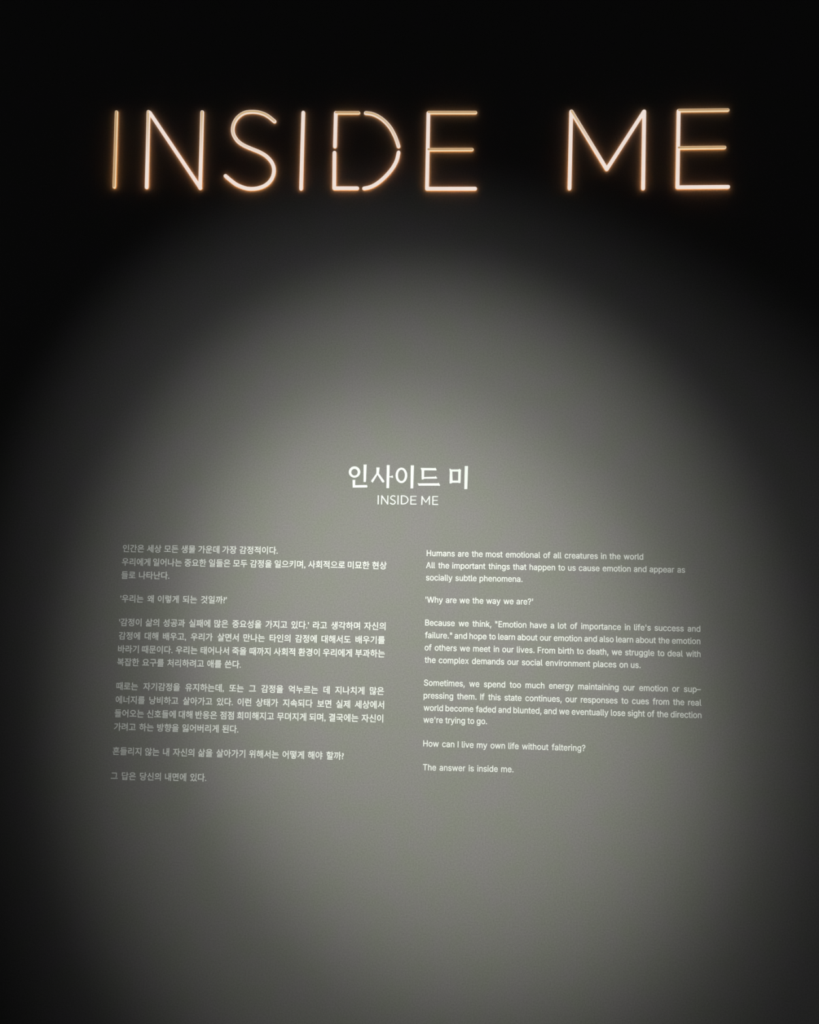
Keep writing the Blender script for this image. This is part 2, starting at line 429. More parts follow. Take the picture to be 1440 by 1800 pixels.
LATIN = {   # letter outlines of the body type: advance, closed loops (x, y, x, y ...) in thousandths
    '"': (321, [[78,318,70,509,136,509,128,318],[193,318,185,509,250,509,243,318]]),
    "'": (206, [[78,318,70,509,136,509,128,318]]),
    ',': (188, [[38,-119,68,71,137,71,84,-119]]),
    '.': (188, [[95,-4,83,-3,73,1,63,9,55,18,51,29,50,41,51,53,55,64,63,73,73,81,83,85,95,87,107,85,118,81,128,73,135,64,140,53,141,41,140,29,135,18,128,9,118,1,107,-3]]),
    '?': (358, [[132,152,132,159,133,187,136,211,141,230,148,245,157,258,168,269,180,279,194,288,209,298,223,309,236,321,247,334,255,349,260,365,262,384,260,399,257,413,250,425,242,436,232,445,220,452,207,457,193,461,178,462,163,461,150,458,137,453,125,446,115,437,106,425,99,412,94,396,92,378,27,378,30,406,38,430,49,452,64,471,82,487,103,499,126,508,151,514,178,516,206,514,232,508,255,498,275,486,292,470,306,451,316,430,322,407,324,382,322,356,316,332,306,311,292,292,275,276,254,261,241,252,229,243,219,235,211,226,204,216,200,205,196,192,194,177,194,158,194,152],[164,-4,152,-3,141,1,131,9,124,18,120,29,118,41,120,53,124,64,131,73,141,80,152,85,164,86,176,85,186,80,196,73,203,64,208,53,209,41,208,29,203,18,196,9,186,1,176,-3]]),
    'A': (480, [[16,0,201,509,276,509,463,0,395,0,287,302,280,323,272,346,264,372,255,402,244,438,232,478,245,478,233,437,222,402,213,371,204,345,197,322,191,302,85,0],[110,142,110,199,370,199,370,142]]),
    'B': (456, [[60,0,60,509,241,509,274,507,304,501,329,491,350,477,367,461,381,442,390,421,396,398,398,374,397,353,393,336,387,320,378,307,368,295,356,286,343,278,329,272,315,267,315,262,331,260,347,254,363,245,378,234,391,220,402,203,411,184,416,161,418,136,416,111,410,88,400,67,386,48,368,31,344,18,317,8,284,2,247,0],[125,57,245,57,281,60,309,67,330,80,344,96,353,115,355,137,354,153,350,169,342,184,333,197,320,209,306,218,289,225,269,229,248,231,125,231],[125,285,238,285,256,287,273,290,288,296,302,304,314,314,323,326,330,340,335,355,336,372,333,393,326,412,313,429,294,442,270,449,240,452,125,452]]),
    'E': (419, [[60,0,60,509,372,509,372,452,125,452,125,286,355,286,355,229,125,229,125,57,375,57,375,0]]),
    'F': (410, [[60,0,60,509,369,509,369,452,125,452,125,278,346,278,346,221,125,221,125,0]]),
    'H': (517, [[60,0,60,509,125,509,125,289,392,289,392,509,457,509,457,0,392,0,392,232,125,232,125,0]]),
    'I': (172, [[55,0,55,509,117,509,117,0]]),
    'S': (447, [[224,-9,188,-7,156,-1,128,9,102,23,81,40,64,60,51,83,42,109,38,137,104,137,108,118,114,102,123,88,136,76,150,66,166,59,185,53,204,50,224,49,246,50,267,54,286,60,303,69,317,79,329,92,338,106,344,122,346,139,344,154,340,168,332,179,322,189,310,197,296,205,280,211,263,217,245,222,184,239,145,253,112,269,86,289,67,313,56,341,52,372,54,400,62,425,75,448,92,468,113,484,138,498,165,508,195,514,227,516,259,514,289,508,316,498,340,484,360,468,377,449,390,427,398,403,401,378,337,378,332,402,320,421,302,437,280,449,254,456,225,459,204,457,185,454,167,448,152,440,139,430,129,418,121,405,117,391,115,376,117,359,122,345,131,334,142,324,155,315,169,308,184,302,198,297,212,293,264,279,279,275,295,270,312,264,328,256,344,248,359,238,372,226,384,213,395,198,402,180,407,161,408,139,406,112,399,87,386,64,370,43,349,25,323,11,294,0,261,-7]]),
    'T': (449, [[32,452,32,509,417,509,417,452,257,452,257,0,193,0,193,452]]),
    'W': (686, [[155,0,16,509,82,509,163,196,167,179,172,162,175,145,187,94,190,76,194,58,197,40,189,40,193,58,196,76,200,94,203,111,207,128,211,145,224,196,306,509,380,509,462,196,466,179,470,162,474,145,486,94,490,76,494,58,497,40,488,40,492,58,495,76,499,94,503,111,506,128,510,145,523,196,603,509,670,509,530,0,455,0,368,323,362,345,357,368,351,391,346,417,341,445,336,475,350,475,345,446,340,420,335,395,330,371,324,347,318,323,230,0]]),
    'a': (389, [[160,-9,137,-7,115,-3,94,5,76,15,60,29,48,45,38,63,32,84,30,108,32,128,36,146,43,161,53,174,64,184,78,193,92,200,108,206,125,211,143,214,161,217,178,220,234,227,247,229,257,231,265,235,271,240,274,246,276,255,276,257,275,272,272,285,267,297,260,307,251,315,240,322,227,327,212,330,196,331,178,330,163,327,149,322,137,316,127,309,118,301,110,292,104,283,100,274,41,291,51,313,64,331,79,346,95,358,114,368,133,375,153,380,173,383,194,384,208,384,223,382,239,379,255,375,271,369,286,360,300,350,312,336,322,320,330,301,335,278,337,251,337,0,277,0,277,52,272,52,267,43,260,34,252,25,242,16,229,8,215,1,199,-4,181,-7],[170,45,192,47,211,51,228,59,242,68,254,80,263,93,270,108,274,122,276,138,276,190,272,187,267,184,259,182,251,180,241,178,231,176,200,171,175,168,161,166,147,163,134,159,122,153,112,147,103,139,97,130,93,118,92,105,93,93,96,82,102,72,109,64,119,57,130,52,142,48,156,46]]),
    'b': (424, [[229,-8,208,-7,189,-3,172,4,159,12,147,21,138,31,130,41,123,50,118,59,112,59,112,0,53,0,53,509,114,509,114,319,118,319,123,327,130,336,137,346,147,355,158,364,171,373,188,379,207,383,229,384,259,382,287,374,313,361,335,342,354,320,370,293,381,261,388,227,390,189,388,151,381,116,370,84,355,57,336,34,313,16,288,3,260,-6],[220,47,242,49,262,55,279,66,294,80,306,97,316,117,323,139,327,163,328,189,327,215,323,239,316,261,307,281,295,298,280,311,262,322,243,328,220,330,198,328,178,322,161,312,147,299,134,282,125,263,118,241,114,216,113,189,114,162,118,138,125,115,135,95,147,78,162,65,179,55,198,49]]),
    'c': (396, [[207,-8,174,-5,144,3,117,16,93,35,72,58,56,85,44,116,37,150,34,187,37,225,44,260,56,291,72,318,93,341,117,360,144,374,174,382,207,384,226,384,243,381,260,377,276,371,291,364,305,356,318,346,330,335,340,322,349,308,356,293,362,277,303,262,300,272,295,281,290,289,284,297,278,304,270,311,261,316,252,321,242,325,231,328,220,329,207,330,184,328,163,321,145,310,130,296,118,278,108,258,102,236,98,212,96,187,98,163,102,139,108,117,118,97,130,80,145,66,163,55,184,49,207,46,220,47,232,49,243,52,253,55,262,60,271,66,279,73,285,80,292,89,297,98,301,107,304,117,363,102,357,86,350,70,341,56,331,43,319,32,306,21,292,12,277,5,261,-1,244,-5,226,-7]]),
    'd': (424, [[195,-8,165,-6,137,3,111,16,89,34,70,57,55,84,43,116,36,151,34,189,36,227,43,261,55,293,70,320,89,342,112,361,137,374,165,382,196,384,218,383,237,379,253,373,267,364,278,355,287,346,295,336,301,327,306,319,311,319,311,509,372,509,372,0,313,0,313,59,307,59,301,50,295,41,287,31,277,21,266,12,252,4,236,-3,217,-7],[205,47,226,49,246,55,263,65,278,78,290,95,299,115,306,138,310,162,312,189,310,216,306,241,300,263,290,282,278,299,263,312,246,322,227,328,205,330,182,328,162,322,145,311,130,298,118,281,108,261,102,239,98,215,96,189,98,163,102,139,109,117,118,97,130,80,145,66,162,55,182,49]]),
    'e': (404, [[212,-8,177,-5,145,3,117,16,92,35,72,58,56,85,44,116,37,150,34,187,36,224,44,258,55,290,71,317,91,340,115,359,142,373,172,382,205,384,226,383,246,380,266,374,285,366,303,355,319,341,334,324,347,305,357,282,365,256,370,227,371,194,371,169,75,169,75,221,338,221,310,202,308,226,304,248,298,269,288,286,277,301,263,314,246,323,227,328,205,330,183,328,164,323,146,313,131,301,119,286,109,270,102,251,97,231,96,211,96,178,98,151,102,127,110,106,121,88,135,73,151,61,169,53,190,48,212,46,227,47,241,49,254,53,265,58,276,65,285,73,294,82,300,93,306,105,365,91,358,72,348,55,335,39,320,26,302,14,283,4,261,-3,237,-7]]),
    'f': (254, [[228,379,228,327,6,327,6,379],[81,0,81,432,82,452,87,470,96,486,107,499,120,510,135,519,152,525,169,529,187,530,201,530,212,529,222,527,231,525,238,523,243,521,227,468,215,472,209,473,202,474,195,474,178,472,164,468,154,460,147,449,143,435,142,419,142,0]]),
    'g': (425, [[207,-151,180,-149,156,-146,134,-140,114,-132,97,-122,82,-110,70,-97,59,-84,51,-69,101,-41,107,-49,114,-57,122,-66,131,-74,142,-82,154,-88,169,-93,187,-96,207,-97,236,-95,261,-87,282,-75,298,-58,308,-34,311,-6,311,68,306,68,301,60,294,51,287,41,277,32,266,23,252,16,236,10,217,6,195,5,165,7,138,14,113,27,90,43,71,65,55,90,43,120,36,154,34,191,36,229,43,263,55,293,71,320,90,342,112,361,138,374,166,382,196,384,218,383,237,379,253,373,267,365,279,356,288,346,296,336,302,327,308,319,313,319,313,379,372,379,372,-9,370,-40,363,-67,350,-90,334,-109,314,-124,291,-136,265,-144,237,-149],[205,59,227,61,246,66,264,75,278,87,290,103,300,121,307,142,311,166,312,193,311,219,307,242,300,264,291,283,279,299,264,312,247,322,227,328,205,330,182,328,163,322,145,312,130,298,118,282,109,262,102,241,98,218,96,193,98,167,102,144,109,123,118,104,131,88,145,76,163,66,183,61]]),
    'h': (410, [[114,227,114,0,53,0,53,509,114,509,114,287,102,287,116,319,132,344,152,362,175,374,200,382,227,384,252,383,275,377,295,369,313,356,328,340,341,321,350,298,355,271,357,240,357,0,296,0,296,235,293,263,286,286,273,304,256,318,235,326,210,329,192,328,176,324,161,317,147,308,136,297,126,283,119,266,115,248]]),
    'i': (167, [[53,0,53,379,114,379,114,0],[84,443,73,444,63,448,54,455,47,463,43,472,41,483,43,494,47,504,54,512,63,518,73,522,84,524,95,522,105,518,114,512,121,504,125,494,126,483,125,472,121,463,114,455,105,448,95,444]]),
    'k': (381, [[110,137,110,212,121,212,284,379,360,379,184,199,177,199],[53,0,53,509,114,509,114,0],[294,0,148,186,191,229,372,0]]),
    'l': (189, [[139,-2,112,0,91,8,74,20,62,37,55,59,53,84,53,509,114,509,114,99,114,83,117,71,120,62,126,57,135,53,146,52,160,53,170,54,181,3,162,-1,154,-2,147,-2]]),
    'm': (610, [[53,0,53,379,112,379,112,295,108,295,114,314,122,331,132,346,144,358,158,368,172,376,187,382,203,385,219,386,245,383,268,375,287,361,303,342,314,320,321,295,312,295,318,312,326,329,337,343,350,356,364,366,381,375,398,381,417,385,437,386,458,385,478,380,497,372,514,361,529,346,541,328,550,307,555,283,557,255,557,0,496,0,496,254,493,279,485,298,473,313,456,323,438,329,419,330,402,329,387,326,374,320,363,312,353,302,345,290,340,277,336,263,335,247,335,0,274,0,274,260,272,280,265,297,253,311,238,322,220,328,199,330,185,329,171,326,158,320,145,312,135,302,126,289,119,274,115,257,114,238,114,0]]),
    'n': (410, [[114,227,114,0,53,0,53,379,112,379,112,287,102,287,116,319,132,344,152,362,175,374,200,382,227,384,252,383,275,377,295,369,313,356,328,340,341,321,350,298,355,271,357,240,357,0,296,0,296,235,293,263,286,286,273,304,256,318,235,326,210,329,192,328,176,324,161,317,147,308,136,297,126,283,119,266,115,248]]),
    'o': (415, [[207,-8,174,-5,144,3,117,16,93,35,72,58,56,85,44,116,37,150,34,187,37,225,44,260,56,291,72,318,93,341,117,360,144,374,174,382,207,384,241,382,271,374,299,360,323,341,343,318,359,291,371,260,379,225,381,187,379,150,371,116,359,85,343,58,323,35,299,16,271,3,241,-5],[207,46,231,49,252,55,270,66,285,80,298,97,307,117,314,139,318,163,319,187,318,212,314,236,307,258,298,278,285,296,270,310,252,321,231,328,207,330,184,328,163,321,145,310,130,296,118,278,108,258,102,236,98,212,96,187,98,163,102,139,108,117,118,97,130,80,145,66,163,55,184,49]]),
    'p': (424, [[53,-143,53,379,112,379,112,319,118,319,123,327,130,336,137,346,147,355,158,364,171,373,188,379,207,383,229,384,259,382,287,374,313,361,335,342,354,320,370,293,381,261,388,227,390,189,388,151,381,116,370,84,355,57,336,34,313,16,288,3,260,-6,229,-8,208,-7,189,-3,173,4,159,12,147,21,138,31,130,41,124,50,118,59,114,59,114,-143],[220,47,242,49,262,55,279,66,294,80,306,97,316,117,323,139,327,163,328,189,327,215,323,239,316,261,307,281,295,298,280,311,262,322,243,328,220,330,198,328,178,322,161,312,147,299,134,282,125,263,118,241,114,216,113,189,114,162,118,138,125,115,135,95,147,78,162,65,179,55,198,49]]),
    'r': (259, [[53,0,53,379,112,379,112,321,115,321,124,339,137,354,152,367,171,377,191,383,213,385,229,384,243,384,243,322,230,324,223,325,215,326,207,326,190,324,174,321,159,315,146,306,135,296,126,284,119,269,115,254,114,237,114,0]]),
    's': (365, [[182,-8,157,-7,133,-3,112,3,93,12,76,24,62,38,50,54,41,73,36,94,94,107,101,87,111,72,124,60,141,52,160,47,181,45,206,47,227,53,244,62,258,74,265,88,268,103,266,115,262,126,254,136,243,144,229,150,212,155,149,170,118,180,92,192,72,208,58,227,50,249,47,274,49,295,55,314,65,332,79,347,95,360,115,370,137,378,161,383,187,384,212,383,234,379,254,372,271,363,286,352,299,339,309,324,318,308,324,290,268,277,262,291,254,304,243,316,228,325,210,331,187,333,166,331,147,326,131,317,119,305,111,292,109,277,110,264,115,253,124,243,136,235,152,229,172,223,229,209,261,200,287,187,306,171,320,153,328,131,331,107,329,85,323,65,312,47,298,31,281,18,260,6,236,-2,210,-7]]),
    't': (227, [[204,379,204,327,6,327,6,379],[65,471,126,471,126,98,127,83,130,70,136,61,144,55,156,51,170,50,185,51,202,54,213,2,207,0,200,-2,192,-3,184,-3,176,-4,168,-4,138,-1,113,7,92,21,77,41,68,64,65,93]]),
    'u': (410, [[182,-5,158,-3,135,2,115,11,97,23,82,39,69,59,60,82,54,109,53,139,53,379,114,379,114,144,116,117,124,94,137,75,154,61,175,53,200,50,218,51,234,55,249,62,263,71,274,83,283,97,290,113,295,132,296,153,296,379,357,379,357,0,298,0,298,92,307,92,294,60,277,35,257,17,234,5,209,-3]]),
    'v': (389, [[163,0,17,379,84,379,165,155,173,132,180,110,187,87,193,64,199,42,206,21,184,21,191,42,197,64,203,87,209,110,216,132,224,155,305,379,371,379,226,0]]),
    'w': (567, [[138,0,23,379,87,379,133,214,140,190,147,164,154,137,161,107,168,75,175,41,165,41,172,74,179,105,186,135,192,163,199,189,206,214,252,379,316,379,362,214,368,189,375,163,382,136,388,106,395,75,402,41,391,41,399,75,406,106,413,135,420,163,427,189,434,214,480,379,545,379,429,0,368,0,319,172,305,225,300,243,295,262,291,280,277,338,291,338,277,280,263,225,258,207,253,189,248,172,199,0]]),
    'x': (379, [[21,0,171,218,171,171,29,379,100,379,147,306,159,287,170,270,179,253,188,237,198,221,207,206,175,206,185,221,194,237,202,253,211,270,222,287,233,306,282,379,352,379,209,169,209,214,358,0,287,0,231,85,219,103,209,120,200,136,191,152,182,167,173,182,205,182,195,167,187,152,178,136,170,120,160,103,148,85,91,0]]),
    'y': (389, [[47,-139,61,-86,71,-87,83,-89,94,-90,104,-89,113,-86,122,-81,130,-74,138,-64,145,-51,151,-36,163,-1,17,379,84,379,165,155,173,132,180,109,187,87,193,64,199,42,206,21,184,21,190,42,196,64,202,87,209,110,216,132,224,155,305,379,371,379,204,-58,196,-77,187,-93,177,-107,165,-119,153,-128,139,-136,125,-141,109,-144,91,-145,82,-145,73,-144,65,-143,57,-142,52,-140]]),
    '–': (350, [[350,244,350,188,0,188,0,244]]),
}
HANGUL = {   # the same for the Korean syllables
    "'": (188, [[73,462,115,462,138,599,138,716,50,716,50,599]]),
    ',': (219, [[59,-118,124,-84,163,-32,176,26,167,77,143,111,105,123,63,107,46,66,60,26,95,10,93,-50,59,-99]]),
    '.': (219, [[109,111,67,93,49,51,67,9,109,-9,151,9,169,51,151,93]]),
    '?': (333, [[82,595,126,601,174,583,192,534,163,448,109,363,80,267,94,212,139,175,172,284,248,406,290,546,274,612,223,668,129,691],[154,111,112,93,94,51,112,9,154,-9,196,9,214,51,196,93]]),
    '가': (920, [[662,827,662,-77,745,-77,745,391,889,391,889,460,745,460,745,827],[97,730,97,661,429,661,375,461,250,292,55,158,101,94,338,267,471,483,512,730]]),
    '각': (920, [[164,255,164,187,669,187,669,-78,752,-78,752,255],[669,827,669,297,752,297,752,528,885,528,885,598,752,598,752,827],[89,769,89,702,416,702,363,562,238,449,48,371,82,306,309,407,454,563,505,769]]),
    '간': (920, [[668,827,668,166,752,166,752,483,885,483,885,553,752,553,752,827],[88,757,88,688,419,688,364,541,238,422,51,336,86,269,311,380,457,545,509,757],[188,233,188,-58,791,-58,791,10,271,10,271,233]]),
    '감': (920, [[182,272,182,-65,752,-65,752,272],[670,204,670,2,264,2,264,204],[669,827,669,314,752,314,752,538,885,538,885,607,752,607,752,827],[89,768,89,701,416,701,363,561,238,449,49,371,82,304,310,406,455,563,506,768]]),
    '것': (920, [[517,572,517,503,711,503,711,215,794,215,794,826,711,826,711,572],[109,755,109,687,424,687,371,541,249,423,65,338,101,272,323,383,464,545,513,755],[461,292,461,251,418,132,309,42,159,-9,192,-75,320,-34,427,34,502,127,576,35,682,-33,809,-73,843,-7,694,44,585,133,543,251,543,292]]),
    '게': (920, [[739,827,739,-78,818,-78,818,827],[89,712,89,644,355,644,312,465,212,308,50,177,98,117,211,198,299,289,364,390,551,390,551,-32,629,-32,629,803,551,803,551,457,394,457,427,581,437,712]]),
    '결': (920, [[474,523,474,458,711,458,711,365,794,365,794,827,711,827,711,696,507,696,515,782,111,782,111,714,424,714,373,584,252,482,65,413,94,345,273,409,406,504,488,631,711,631,711,523],[214,-2,214,-69,824,-69,824,-2,296,-2,296,102,794,102,794,324,212,324,212,257,711,257,711,165,214,165]]),
    '경': (920, [[500,275,341,254,237,194,200,101,237,7,341,-53,500,-74,658,-53,762,7,799,101,762,194,658,254],[500,209,615,196,690,159,717,101,690,43,615,6,500,-7,384,6,309,43,282,101,309,159,384,196],[108,759,108,691,426,691,372,548,248,432,62,351,96,285,270,358,401,461,485,593,711,593,711,472,475,472,475,404,711,404,711,285,794,285,794,826,711,826,711,660,506,660,516,759]]),
    '고': (920, [[137,736,137,668,687,668,687,647,683,467,653,238,737,228,766,464,770,647,770,736],[368,441,368,118,50,118,50,49,867,49,867,118,450,118,450,441]]),
    '공': (920, [[455,256,288,236,180,179,141,89,180,0,288,-56,455,-76,622,-56,731,0,770,89,731,179,622,236],[455,192,579,180,659,144,688,89,659,36,579,1,455,-11,332,1,252,36,223,89,252,144,332,180],[147,781,147,714,681,714,681,705,678,598,657,474,738,465,760,593,763,705,763,781],[386,580,386,406,51,406,51,338,866,338,866,406,468,406,468,580]]),
    '과': (920, [[91,728,91,660,465,660,461,523,439,327,521,320,544,535,547,679,547,728],[51,120,320,126,610,154,605,216,462,202,314,194,314,469,232,469,232,192,41,189],[660,827,660,-78,743,-78,743,378,887,378,887,449,743,449,743,827]]),
    '구': (920, [[50,380,50,311,415,311,415,-79,498,-79,498,311,867,311,867,380,735,380,757,551,760,689,760,768,152,768,152,701,678,701,678,689,675,551,650,380]]),
    '국': (920, [[135,228,135,161,686,161,686,-78,769,-78,769,228,500,228,500,393,870,393,870,461,741,461,761,604,764,718,764,784,154,784,154,716,682,716,679,604,658,461,50,461,50,393,417,393,417,228]]),
    '그': (920, [[50,123,50,54,867,54,867,123],[139,731,139,663,676,663,676,640,672,452,640,209,724,200,754,450,758,640,758,731]]),
    '기': (920, [[709,827,709,-78,792,-78,792,827],[103,729,103,662,442,662,389,461,264,292,61,158,105,91,349,264,484,480,526,729]]),
    '까': (920, [[677,827,677,-78,760,-78,760,385,895,385,895,454,760,454,760,827],[75,729,75,660,243,660,217,484,154,321,46,173,112,126,239,311,303,514,321,729],[350,729,350,660,490,660,469,469,412,283,303,112,370,66,496,277,554,504,568,729]]),
    '나': (920, [[662,827,662,-77,745,-77,745,397,889,397,889,466,745,466,745,827],[86,221,86,152,158,152,367,160,588,192,578,262,367,231,168,221,168,738,86,738]]),
    '난': (920, [[93,406,93,336,165,336,370,344,588,376,578,445,371,414,176,406,176,761,93,761],[669,826,669,173,752,173,752,488,885,488,885,558,752,558,752,826],[191,236,191,-58,784,-58,784,10,274,10,274,236]]),
    '낭': (920, [[463,277,305,255,202,194,165,100,202,5,305,-56,463,-77,620,-56,723,5,760,100,723,194,620,255],[463,209,577,196,652,158,679,100,652,41,577,3,463,-10,348,3,273,41,246,100,273,158,348,196],[669,827,669,289,752,289,752,533,885,533,885,602,752,602,752,827],[93,439,93,369,165,369,369,378,587,410,577,478,370,448,176,439,176,771,93,771]]),
    '내': (920, [[531,807,531,-31,609,-31,609,390,736,390,736,-78,816,-78,816,827,736,827,736,459,609,459,609,807],[94,229,94,156,151,156,304,162,476,185,466,258,314,236,177,229,177,718,94,718]]),
    '너': (920, [[435,529,435,461,712,461,712,-79,795,-79,795,827,712,827,712,529],[99,210,99,140,169,140,376,148,583,177,573,246,378,218,182,210,182,726,99,726]]),
    '누': (920, [[155,781,155,455,775,455,775,523,238,523,238,781],[50,320,50,251,415,251,415,-78,498,-78,498,251,870,251,870,320]]),
    '는': (920, [[49,366,49,299,869,299,869,366],[160,794,160,488,775,488,775,555,242,555,242,794],[154,208,154,-56,780,-56,780,12,237,12,237,208]]),
    '다': (920, [[662,827,662,-79,745,-79,745,401,893,401,893,470,745,470,745,827],[89,739,89,147,160,147,385,153,588,177,578,248,385,224,171,217,171,671,508,671,508,739]]),
    '답': (920, [[182,296,182,-63,752,-63,752,296,669,296,669,185,264,185,264,296],[264,118,669,118,669,5,264,5],[669,827,669,345,752,345,752,546,885,546,885,615,752,615,752,827],[92,767,92,375,162,375,397,381,583,406,573,474,396,450,174,444,174,700,489,700,489,767]]),
    '당': (920, [[464,270,305,249,202,190,166,97,202,4,305,-55,464,-76,622,-55,724,4,760,97,724,190,622,249],[464,203,579,190,654,154,680,97,654,40,579,4,464,-9,348,4,273,40,247,97,273,154,348,190],[669,827,669,289,753,289,753,523,885,523,885,592,753,592,753,827],[90,758,90,361,160,361,397,367,583,391,574,459,397,435,172,429,172,690,489,690,489,758]]),
    '대': (920, [[533,807,533,-31,610,-31,610,396,738,396,738,-78,817,-78,817,827,738,827,738,464,610,464,610,807],[82,717,82,145,141,145,319,150,476,172,468,241,325,221,165,215,165,649,418,649,418,717]]),
    '데': (920, [[738,827,738,-78,818,-78,818,827],[556,806,556,482,362,482,362,413,556,413,556,-31,634,-31,634,806],[84,716,84,140,142,140,324,145,476,166,468,235,329,215,165,209,165,648,423,648,423,716]]),
    '뎌': (920, [[99,745,99,130,167,130,388,136,579,159,570,227,390,205,181,199,181,678,513,678,513,745],[460,386,460,316,712,316,712,-79,795,-79,795,827,712,827,712,589,460,589,460,520,712,520,712,386]]),
    '도': (920, [[154,754,154,337,417,337,417,105,50,105,50,36,870,36,870,105,499,105,499,337,775,337,775,404,237,404,237,686,766,686,766,754]]),
    '되': (920, [[704,827,704,-79,787,-79,787,827],[66,117,349,123,652,151,645,212,390,193,390,369,584,369,584,437,204,437,204,674,580,674,580,741,122,741,122,369,307,369,307,190,55,187]]),
    '된': (920, [[707,826,707,150,790,150,790,826],[66,264,344,270,640,297,634,358,392,340,392,464,571,464,571,531,218,531,218,700,564,700,564,768,135,768,135,464,309,464,309,336,54,332],[205,195,205,-58,820,-58,820,10,288,10,288,195]]),
    '두': (920, [[162,774,162,423,766,423,766,490,246,490,246,706,754,706,754,774],[49,305,49,237,416,237,416,-75,498,-75,498,237,869,237,869,305]]),
    '든': (920, [[50,370,50,303,868,303,868,370],[153,788,153,469,774,469,774,537,236,537,236,721,766,721,766,788],[155,207,155,-57,781,-57,781,11,237,11,237,207]]),
    '들': (920, [[50,449,50,382,868,382,868,449],[159,797,159,522,770,522,770,589,241,589,241,730,761,730,761,797],[151,-1,151,-67,789,-67,789,-1,232,-1,232,91,762,91,762,303,149,303,149,238,681,238,681,153,151,153]]),
    '때': (920, [[750,827,750,458,644,458,644,807,567,807,567,-33,644,-33,644,390,750,390,750,-78,829,-78,829,827],[76,713,76,157,112,157,184,160,283,175,276,245,210,232,153,228,153,645,270,645,270,713],[309,713,309,157,346,157,432,160,534,178,526,248,451,233,385,227,385,645,508,645,508,713]]),
    '떻': (920, [[496,181,358,166,271,122,240,52,271,-19,358,-62,496,-77,634,-62,721,-19,752,52,721,122,634,166],[496,122,587,114,644,90,664,52,644,14,587,-10,496,-18,405,-10,347,14,327,52,347,90,405,114],[456,374,456,288,174,288,174,223,819,223,819,288,539,288,539,374],[74,782,74,410,113,410,206,413,320,429,312,496,228,482,155,477,155,716,300,716,300,782],[350,782,350,410,395,410,526,413,642,430,634,497,536,481,432,476,432,716,600,716,600,782],[559,639,559,574,721,574,721,346,803,346,803,827,721,827,721,639]]),
    '또': (920, [[481,742,481,341,806,341,806,409,564,409,564,674,796,674,796,742],[416,296,416,106,50,106,50,38,870,38,870,106,498,106,498,296],[120,410,120,341,171,341,304,345,442,366,434,435,316,416,203,410,203,673,426,673,426,741,120,741]]),
    '라': (920, [[663,827,663,-79,745,-79,745,398,893,398,893,468,745,468,745,827],[85,743,85,675,411,675,411,486,87,486,87,139,159,139,387,146,592,172,584,240,387,215,169,209,169,418,493,418,493,743]]),
    '런': (920, [[85,763,85,696,404,696,404,564,87,564,87,286,156,286,381,291,567,311,559,379,383,359,170,354,170,498,486,498,486,763],[542,591,542,520,711,520,711,162,794,162,794,826,711,826,711,591],[211,212,211,-58,821,-58,821,10,293,10,293,212]]),
    '렇': (920, [[499,177,363,163,277,120,247,51,277,-19,363,-62,499,-76,635,-62,722,-19,752,51,722,120,635,163],[499,118,592,110,651,87,671,51,651,14,592,-9,499,-17,406,-9,347,14,327,51,347,87,406,110],[542,650,542,582,711,582,711,330,794,330,794,827,711,827,711,650],[458,364,458,279,184,279,184,215,814,215,814,279,541,279,541,364],[85,785,85,721,404,721,404,620,87,620,87,388,155,388,370,393,567,416,559,482,373,459,170,454,170,560,486,560,486,785]]),
    '려': (920, [[527,374,527,305,711,305,711,-79,793,-79,793,827,711,827,711,621,533,621,533,552,711,552,711,374],[81,745,81,677,395,677,395,489,84,489,84,132,151,132,351,137,551,159,544,228,355,207,166,201,166,422,476,422,476,745]]),
    '로': (920, [[152,340,152,272,417,272,417,103,50,103,50,34,870,34,870,103,499,103,499,272,789,272,789,340,234,340,234,486,768,486,768,760,150,760,150,692,686,692,686,552,152,552]]),
    '르': (920, [[50,105,50,36,870,36,870,105],[152,337,152,270,789,270,789,337,234,337,234,483,768,483,768,758,150,758,150,690,686,690,686,550,152,550]]),
    '를': (920, [[49,407,49,343,869,343,869,407],[149,-6,149,-66,796,-66,796,-6,231,-6,231,78,767,78,767,271,147,271,147,211,685,211,685,135,149,135],[155,534,155,474,780,474,780,534,237,534,237,612,764,612,764,800,153,800,153,741,682,741,682,668,155,668]]),
    '리': (920, [[709,827,709,-79,791,-79,791,827],[100,743,100,675,434,675,434,487,102,487,102,140,177,140,402,146,632,173,624,241,401,216,186,209,186,420,518,420,518,743]]),
    '만': (920, [[87,745,87,327,503,327,503,745],[422,678,422,394,168,394,168,678],[669,827,669,164,752,164,752,483,885,483,885,552,752,552,752,827],[189,227,189,-58,792,-58,792,10,271,10,271,227]]),
    '많': (920, [[87,767,87,398,503,398,503,767],[422,701,422,465,168,465,168,701],[614,178,526,162,468,119,446,51,468,-17,526,-60,614,-76,701,-60,759,-17,781,51,759,119,701,162],[614,119,662,111,695,87,707,51,695,14,662,-9,614,-18,565,-9,532,14,520,51,532,87,565,111],[669,827,669,365,752,365,752,554,885,554,885,623,752,623,752,827],[144,283,144,-54,188,-54,294,-48,419,-21,406,45,312,23,225,15,225,283],[574,353,574,273,387,273,387,211,840,211,840,273,655,273,655,353]]),
    '며': (920, [[416,672,416,217,168,217,168,672],[497,542,712,542,712,361,497,361],[712,827,712,610,497,610,497,738,86,738,86,151,497,151,497,293,712,293,712,-79,794,-79,794,827]]),
    '면': (920, [[423,681,423,391,173,391,173,681],[504,599,711,599,711,474,504,474],[711,826,711,668,504,668,504,748,92,748,92,325,504,325,504,406,711,406,711,166,794,166,794,826],[213,225,213,-58,815,-58,815,10,296,10,296,225]]),
